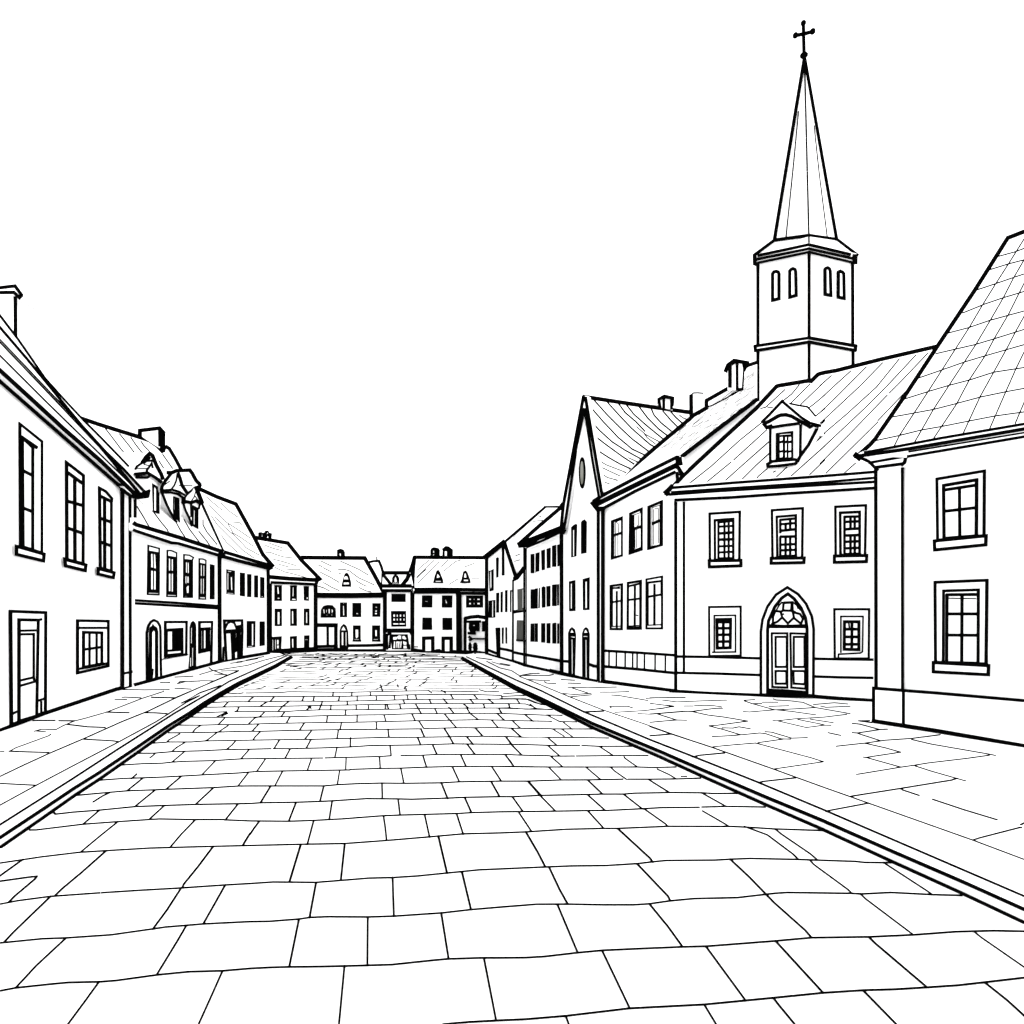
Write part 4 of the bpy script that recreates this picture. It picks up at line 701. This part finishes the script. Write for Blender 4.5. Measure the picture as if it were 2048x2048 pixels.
# middle rows
gl(G0, 'e1160,1112 1380,1098 f120,1190 210,1180 340,1172 620,1165 880,1148 1120,1145 1670,1140;1690,1139 1932,1133 g290,1125 400,1118;490,1117 700,1113 840,1105 1500,1105 1650,1112 1932,1118 h490,1025 590,1025 720,1024;735,1024 910,1022 1100,1020 1430,1020', 2)
gl(G0, 'e1335,998 f40,1093 220,1078 510,1070 740,1058 960,1055 1170,1050;1190,1050 1350,1050 1640,1043 1932,1033 g190,1020 690,1013 990,1003 1180,1005 1560,1008 1760,1012 1932,1018 h580,922 770,922;790,922 950,930 1270,930', 2)
gl(G0, 'e1475,900 1600,892 f170,985 400,985 530,975 830,970 1250,963 1550,960 1932,950 g370,940 650,940 950,935 1280,930 1500,932 1660,938 1932,942 h460,845 700,845 1050,850', 1.9)
gl(G0, 'f180,897 400,895 650,890 890,882 1070,882 1320,875 1560,870 1930,865 g370,862 690,858;715,855 1030,848 1200,848 1430,847 1560,852 1932,857 h510,762 890,763', 1.9)
gl(G0, 'f280,822 490,823 660,818 950,815 1050,810 1490,800 1932,795 g250,790 640,780 960,775 1240,770 1500,775 1640,780 1932,785 h490,690 500,690;560,685 600,692 740,695', 1.8)
gl(G0, 'f380,745 640,747 1020,745 1260,742 1480,738 1720,730 1932,727 g60,725 340,722 600,712 910,712 1160,708 1420,708 1470,710 1680,718 1932,728 h450,628 560,630 600,632', 1.8)
gl(G0, 'f450,705 700,695 740,692;820,692 1300,692 1430,683 1640,675 1932,675 g440,668 660,662 950,658 1130,658 1430,657 1530,655 1700,668 1932,670', 1.7)
gl(G0, 'f530,650 860,645 1280,640 1530,635 1740,630 1932,628 g470,618 640,615 1100,615 1290,615 1530,615 1700,618 1760,640 1800,660', 1.7)
gl(G0, 'f590,605 740,597;760,597 1130,597 1340,590 1660,592 1932,590 g500,578 770,572 900,572 1160,572 1330,572 1620,570 1730,575 1790,600 1850,625', 1.7)
gl(G0, 'f680,550 1000,547 1200,545 1490,545 1830,545 1932,543 g430,535 560,530 970,525 1200,527 1460,535;1470,545 1700,535', 1.7)
gl(G0, 'f740,512 850,520 900,510;930,512 1260,508 1340,500 1640,503 1932,505 g200,500 430,495 750,490;790,492 1060,497 1240,500;1250,480 1320,500 1440,495;1480,520 1660,505', 1.6)
gl(G0, 'f0,1137 50,1097;330,1080 210,1180;335,990 260,1035 215,1072;285,907 180,965 165,985;490,825 440,855 415,887;720,755 660,815;755,597 710,645;860,645 845,680 820,692;650,890 560,960 530,975;755,825 660,888;1020,745 950,812;1105,697 1060,740 1020,750;830,970 790,1015 740,1055;960,1055 880,1145;1065,885 1010,940 1000,960;1050,812 985,880;630,1167 500,1303;1115,1148 1030,1270', 1.9)
gl(G0, 'f1250,965 1200,1045;1355,1050 1305,1140;950,1280 850,1410;1280,1267 1205,1410;1560,1145 1520,1258;1555,960 1510,1043;1560,875 1495,957;1490,802 1445,868;1350,745 1320,797;1300,695 1265,740;1340,593 1280,640 1235,690;1130,597 1065,637;1000,547 955,585;1200,547 1165,587;1485,548 1470,587;1585,548 1578,585;1665,595 1635,672;1555,635 1510,677;1545,632 1560,660 1530,645;1830,548 1822,583;1748,630 1745,672;1905,595 1908,625;1890,678 1888,725;1715,732 1705,797;1850,800 1835,865;1820,870 1808,945;1805,1043 1785,1135;1895,1140 1890,1252;1832,1258 1810,1395;740,697 650,740;750,708 695,732;1770,510 1765,540', 2)
gl(G0, 'g285,1127 293,1242;705,1115 740,1230;1068,1105 1118,1212;1500,1107 1583,1220;492,1240 520,1382;990,1225 1055,1365;1370,1222 1460,1360;388,1020 397,1118;800,1015 840,1105;1130,1003 1205,1100;1560,1010 1660,1110;655,942 683,1013;962,935 1000,1000;1130,935 1190,1008;1505,932 1562,1005;5,945 3,1030;368,862 376,938;685,858 720,937;912,855 962,932;1210,848 1283,928;1560,852 1655,938;1725,1362 1840,1500', 2.2)
gl(G0, 'g255,790 257,860;665,780 712,852;965,775 1030,847;1370,775 1432,845;1570,780 1645,850;70,728 68,790;330,722 345,780;598,712 630,778;912,712 965,773;1160,708 1240,768;1420,708 1493,775;1690,720 1770,785;660,662 688,708;820,662 842,708;955,648 1003,705;1130,658 1160,708;1437,658 1470,710;60,630 62,670;180,628 178,670;340,622 342,665;358,620 372,665;480,618 490,662;632,615 662,662;1095,615 1140,652;1290,615 1300,652;1535,615 1545,655;515,575 528,615;765,572 785,612;900,568 945,615;1160,572 1195,610;1335,570 1385,608;1610,572 1635,605', 1.9)
gl(G0, 'g70,540 70,578;255,538 255,578;428,535 432,572;553,530 560,570;632,527 645,570;973,527 1000,572;1195,527 1230,565;1462,537 1470,560;20,505 15,535;198,502 198,535;760,487 790,510;885,485 925,510;295,432 315,492;460,432 465,455;540,465 545,490', 1.8)
gl(G0, 'h55,835 110,912 210,1015;465,848 548,918;460,920 580,1025;960,930 1100,1022;50,1012 100,1070 135,1125;490,1025 605,1127;1200,1035 1215,1050 1330,1130;470,1130 590,1252;830,1130 975,1252;1070,1132 1110,1170 1225,1250;1520,1150 1640,1205 1700,1242;275,1265 400,1405;850,1260 990,1392;1440,1252 1640,1375;1750,1220 1805,1220', 2)
gl(G0, 'h108,757 205,842;510,763 620,832;600,765 705,840;122,683 195,752;612,698 700,765;245,625 320,687;455,628 580,692;0,635 45,680;0,590 20,612;80,515 95,560;290,520 345,565;160,475 185,508;0,562 280,570 345,565 505,577;0,470 150,470 250,472 340,510 425,530', 1.7)
# small far setts, laid in uneven rows between the kerbs
rnd = random.Random(11)
def xk(P_, y):
    for a, b in zip(P_, P_[1:]):
        if min(a.y, b.y) <= y <= max(a.y, b.y):
            return a.x+(b.x-a.x)*(y-a.y)/(b.y-a.y)
    return P_[-1].x
rows = [1378.5, 1372, 1366, 1360, 1354.5, 1349, 1344, 1339.5, 1335, 1331, 1327, 1323.5, 1320, 1317, 1314, 1311.5, 1309]
for i, yr in enumerate(rows):
    d = H*F/(yr-HY)
    xa, xb = xk(L0, d)+.15, xk(R0, d)-.15
    if yr < 1313: xa, xb = -16.5, -4.6
    x = xa + rnd.uniform(0, .6)
    ph = rnd.uniform(0, 6)
    while x < xb:
        seg = rnd.uniform(.8, 4.0); x2 = min(xb, x+seg); n_ = max(2, int((x2-x)/.45))
        pts = []
        for k in range(n_+1):
            u = x+(x2-x)*k/n_
            pts.append(Vector((u, d*(1+.006*math.sin(u*1.3+ph)+rnd.uniform(-.0055, .0055)), .004)))
        m.tube(pts, [pxr(rnd.choice((1.5, 1.9, 2.3))+(.7 if yr < 1336 else 0), q) for q in pts], n=4)
        x = x2 + rnd.choice((0, 0, .1, .3))
    dn = H*F/(rows[i+1]-HY) if i+1 < len(rows) else d*1.03
    x = xa+rnd.uniform(0, 1)
    while x < xb:
        if rnd.random() < .72:
            sk = rnd.uniform(-.12, .12)
            a = Vector((x, d, .004)); b = Vector((x+sk+(.0), dn, .004)); c_ = a.lerp(b, rnd.uniform(.6, 1))
            m.tube([a, (a+c_)/2+Vector((rnd.uniform(-.05, .05), 0, 0)), c_], [pxr(1.9, a)]*3, n=4)
        x += rnd.uniform(.5, 1.4)
struct('road', m)
# pavements
def pave(name, back, outer, lines):
    m = MB(STONE); poly = back+outer
    m.prism(poly, [v-Vector((0, 0, .09)) for v in poly])
    for st, wd in lines: m.lines(G1, st, wd)
    return struct(name, m)
pave('pavement', LBe + [gpt((560, 1306.8), KERB)], [Vector((-24, 52, KERB)), Vector((-30, -10, KERB))], [
 ('z-200,1645 e0,1220 230,1110 470,1000 810,855 1180,690 1430,590 1700,460 1932,360 f250,555 610,400 740,345 850,300;z-200,1740 e0,1497 345,1308 700,1120 1140,890 1510,690 1620,620 1800,505 1932,440 f300,610 480,510 680,440', 2),
 ('e90,978 150,945 470,828 490,813;330,785 400,765 540,768;540,768 610,730 720,685 820,660 1030,600 1370,468 1580,400', 1.6),
 ('e0,1288 180,1298 350,1306;90,978 300,985 470,990;815,862 1000,872 1100,878 1140,885;650,718 850,742 1015,748;320,682 530,680;570,683 720,684;1025,600 1245,606;1405,606 1500,607 1610,614;1465,457 1700,462', 2),
 ('e1110,480 1225,478;1180,458 1210,455 1360,462;1190,382 1400,385 1635,383;1550,313 1640,313;1690,262 1865,253;1715,325 1800,303 1932,300;1690,373 1760,373 1845,378;0,982 40,980;350,782 440,790', 1.6),
 ('f480,333 600,298 780,270 940,245 1100,195 1290,148;570,265 600,290 740,340;265,422 290,400 420,400 500,393 620,395;245,358 415,350;780,225 890,212;930,195 1100,160;840,212 900,205 1040,180;620,330 740,335;690,300 860,295', 1.4)])
pave('pavement', RBe + [gpt((930, 1309.5), KERB), gpt((944, 1307.3), KERB)], [Vector((-2, 52, KERB)), Vector((30, 40, KERB)), Vector((30, -10, KERB))], [
 ('g1220,170 1370,190;1320,205 1450,270 1560,295 1640,345 h190,255 330,310 680,455 1000,580 1400,715 1650,805 1932,900', 1.5),
 ('i0,352 200,422 590,550 1190,762 j0,940 430,1092 1440,1450 1932,1635 z2200,1785', 2),
 ('h810,598 1000,590;i0,442 150,430 200,425;410,645 480,630 720,608;1045,895 1090,883 1405,848;1700,1175 j25,1168 430,1092;265,1025 740,950 1230,870 1285,852;745,950 760,965 918,1017;1050,1055 1350,1155 1670,1252;1440,1448 1500,1428 1890,1327 1910,1330;1900,1300 1960,1270', 2.2),
 ('j315,815 740,745 880,725 1000,705 1380,660 1595,630;378,648 410,652 745,745;410,650 740,600;740,600 600,560 400,515;118,543 400,512 590,485 850,467 1120,432;848,478 1040,523 1600,620 1655,632;880,733 1060,790 1370,878;540,487 330,420;270,412 320,415 540,382 612,378;540,382 350,330 272,322;335,298 460,315;40,412 160,438;335,298 440,296', 1.8),
 ('i600,450 800,440 1060,415 1120,422 1270,472 1360,475;1110,402 1180,408 1370,465 1520,460;610,548 800,530 1020,512;1020,512 1560,655 1675,692 1660,695 1200,762;1045,508 1280,475;570,345 650,340 945,300 720,262 560,242 400,207;570,347 720,385 870,430;75,232 260,290 355,292;0,312 130,300 260,290;0,232 330,205 400,207;400,207 620,178 700,176;695,365 800,368 860,355 970,375', 1.7),
 ('i0,190 120,178 230,155 160,145;0,75 340,70;120,97 260,115 500,105 740,98;910,100 1010,92;910,105 1000,135 1200,190;900,208 960,212 1200,192 1400,182 1590,170;1190,85 1220,97 1360,105 1480,120 1600,170 1932,228;1580,140 1780,123 1910,135;1650,155 1700,167 1932,157;1185,295 1230,297 1400,278 1680,262 1900,235;1230,297 1510,362 1680,340 1750,342;1430,285 1680,335;1550,282 1770,316;1720,412 1840,438;1200,190 1370,207 1600,240;430,148 600,150 690,162;330,155 420,155;1150,158 1340,152;1085,118 1235,118;980,132 1080,130', 1.5),
 ('h200,245 290,228 380,226;200,247 470,247 515,235;270,285 380,292 480,293;430,305 450,320 540,325;590,285 720,292;655,320 780,323;655,360 850,365 1125,358;700,368 850,415;610,420 720,430 880,418;680,452 885,433;963,407 1100,407 1245,402;1075,435 1150,440 1430,488;1240,545 1060,545 1075,560;1240,545 1280,558;1410,467 1500,462 1790,458;1110,602 1400,585 1680,545 1450,515;1330,615 1460,620 1840,590', 1.5),
 ('g1650,340 1770,325 1820,320;1650,342 1920,345;1370,210 1450,235 1540,250;1450,225 1550,242', 1.2)])
# kerbs
def kerb(base, back, lines, lines0):
    m = MB(STONE)
    n_ = min(len(base), len(back))
    top = [v+Vector((0, 0, KERB)) for v in base]
    # riser and top face as one solid
    m.prism(top+back[::-1], [v-Vector((0, 0, KERB+.005)) for v in top+back[::-1]])
    def lift(v): return v+(CAM-v).normalized()*pxr(3, v)
    P1 = [lift(v) for v in base if v.y > -6]; m.tube(P1, [pxr(lines0[0]+(lines0[1]-lines0[0])*min(1, max(0, v.y/45)), v) for v in P1])
    P2 = [lift(v) for v in top if v.y > -6]; m.tube(P2, [pxr(lines[0]+(lines[1]-lines[0])*min(1, max(0, v.y/45)), v) for v in P2])
    P3 = [v+Vector((0, 0, pxr(2.4, v))) for v in back if v.y > -6]; m.tube(P3, [pxr(3.4-1.8*min(1, max(0, v.y/35)), v) for v in P3])
    struct('kerb', m)
kerb(L0, LBe, (7, 3.2), (7.8, 6.8)); kerb(R0, RBe, (7.4, 3.2), (8.4, 7))
# ================================================================ LIGHT, SKY, CAMERA
el, rot = math.radians(52), math.radians(150)
world = bpy.data.worlds.new('World'); scene.world = world; world.use_nodes = True
nt = world.node_tree; bg = nt.nodes['Background']
sky = nt.nodes.new('ShaderNodeTexSky'); sky.sky_type = 'NISHITA'; sky.sun_disc = False; sky.sun_elevation = el; sky.sun_rotation = rot; sky.dust_density = 5; sky.air_density = 1.0
mix = nt.nodes.new('ShaderNodeMix'); mix.data_type = 'RGBA'; mix.inputs['Factor'].default_value = .88
nt.links.new(sky.outputs['Color'], mix.inputs['A']); mix.inputs['B'].default_value = (9, 9, 9, 1)   # even bright cloud cover
nt.links.new(mix.outputs['Result'], bg.inputs['Color']); bg.inputs['Strength'].default_value = .13
sl = bpy.data.lights.new('sun', 'SUN'); sl.energy = 0.6; sl.angle = math.radians(60); sl.color = (1, .99, .97)
so = bpy.data.objects.new('sun', sl); C.objects.link(so)
sd = Vector((math.sin(rot)*math.cos(el), math.cos(rot)*math.cos(el), math.sin(el))); so.rotation_euler = sd.to_track_quat('Z', 'Y').to_euler()
cam = bpy.data.cameras.new('camera'); co = bpy.data.objects.new('camera', cam); C.objects.link(co)
co.location = CAM; co.rotation_euler = (math.pi/2, 0, 0); cam.sensor_width = 36; cam.lens = 36*F/S; cam.shift_y = (HY-S/2)/S
cam.clip_start = .05; cam.clip_end = 3000; scene.camera = co
vs_ = scene.view_settings; vs_.view_transform = 'Standard'; vs_.look = 'None'; vs_.gamma = 1; vs_.use_curve_mapping = False; vs_.exposure = 1.12
scene.render.resolution_x = scene.render.resolution_y = 1024
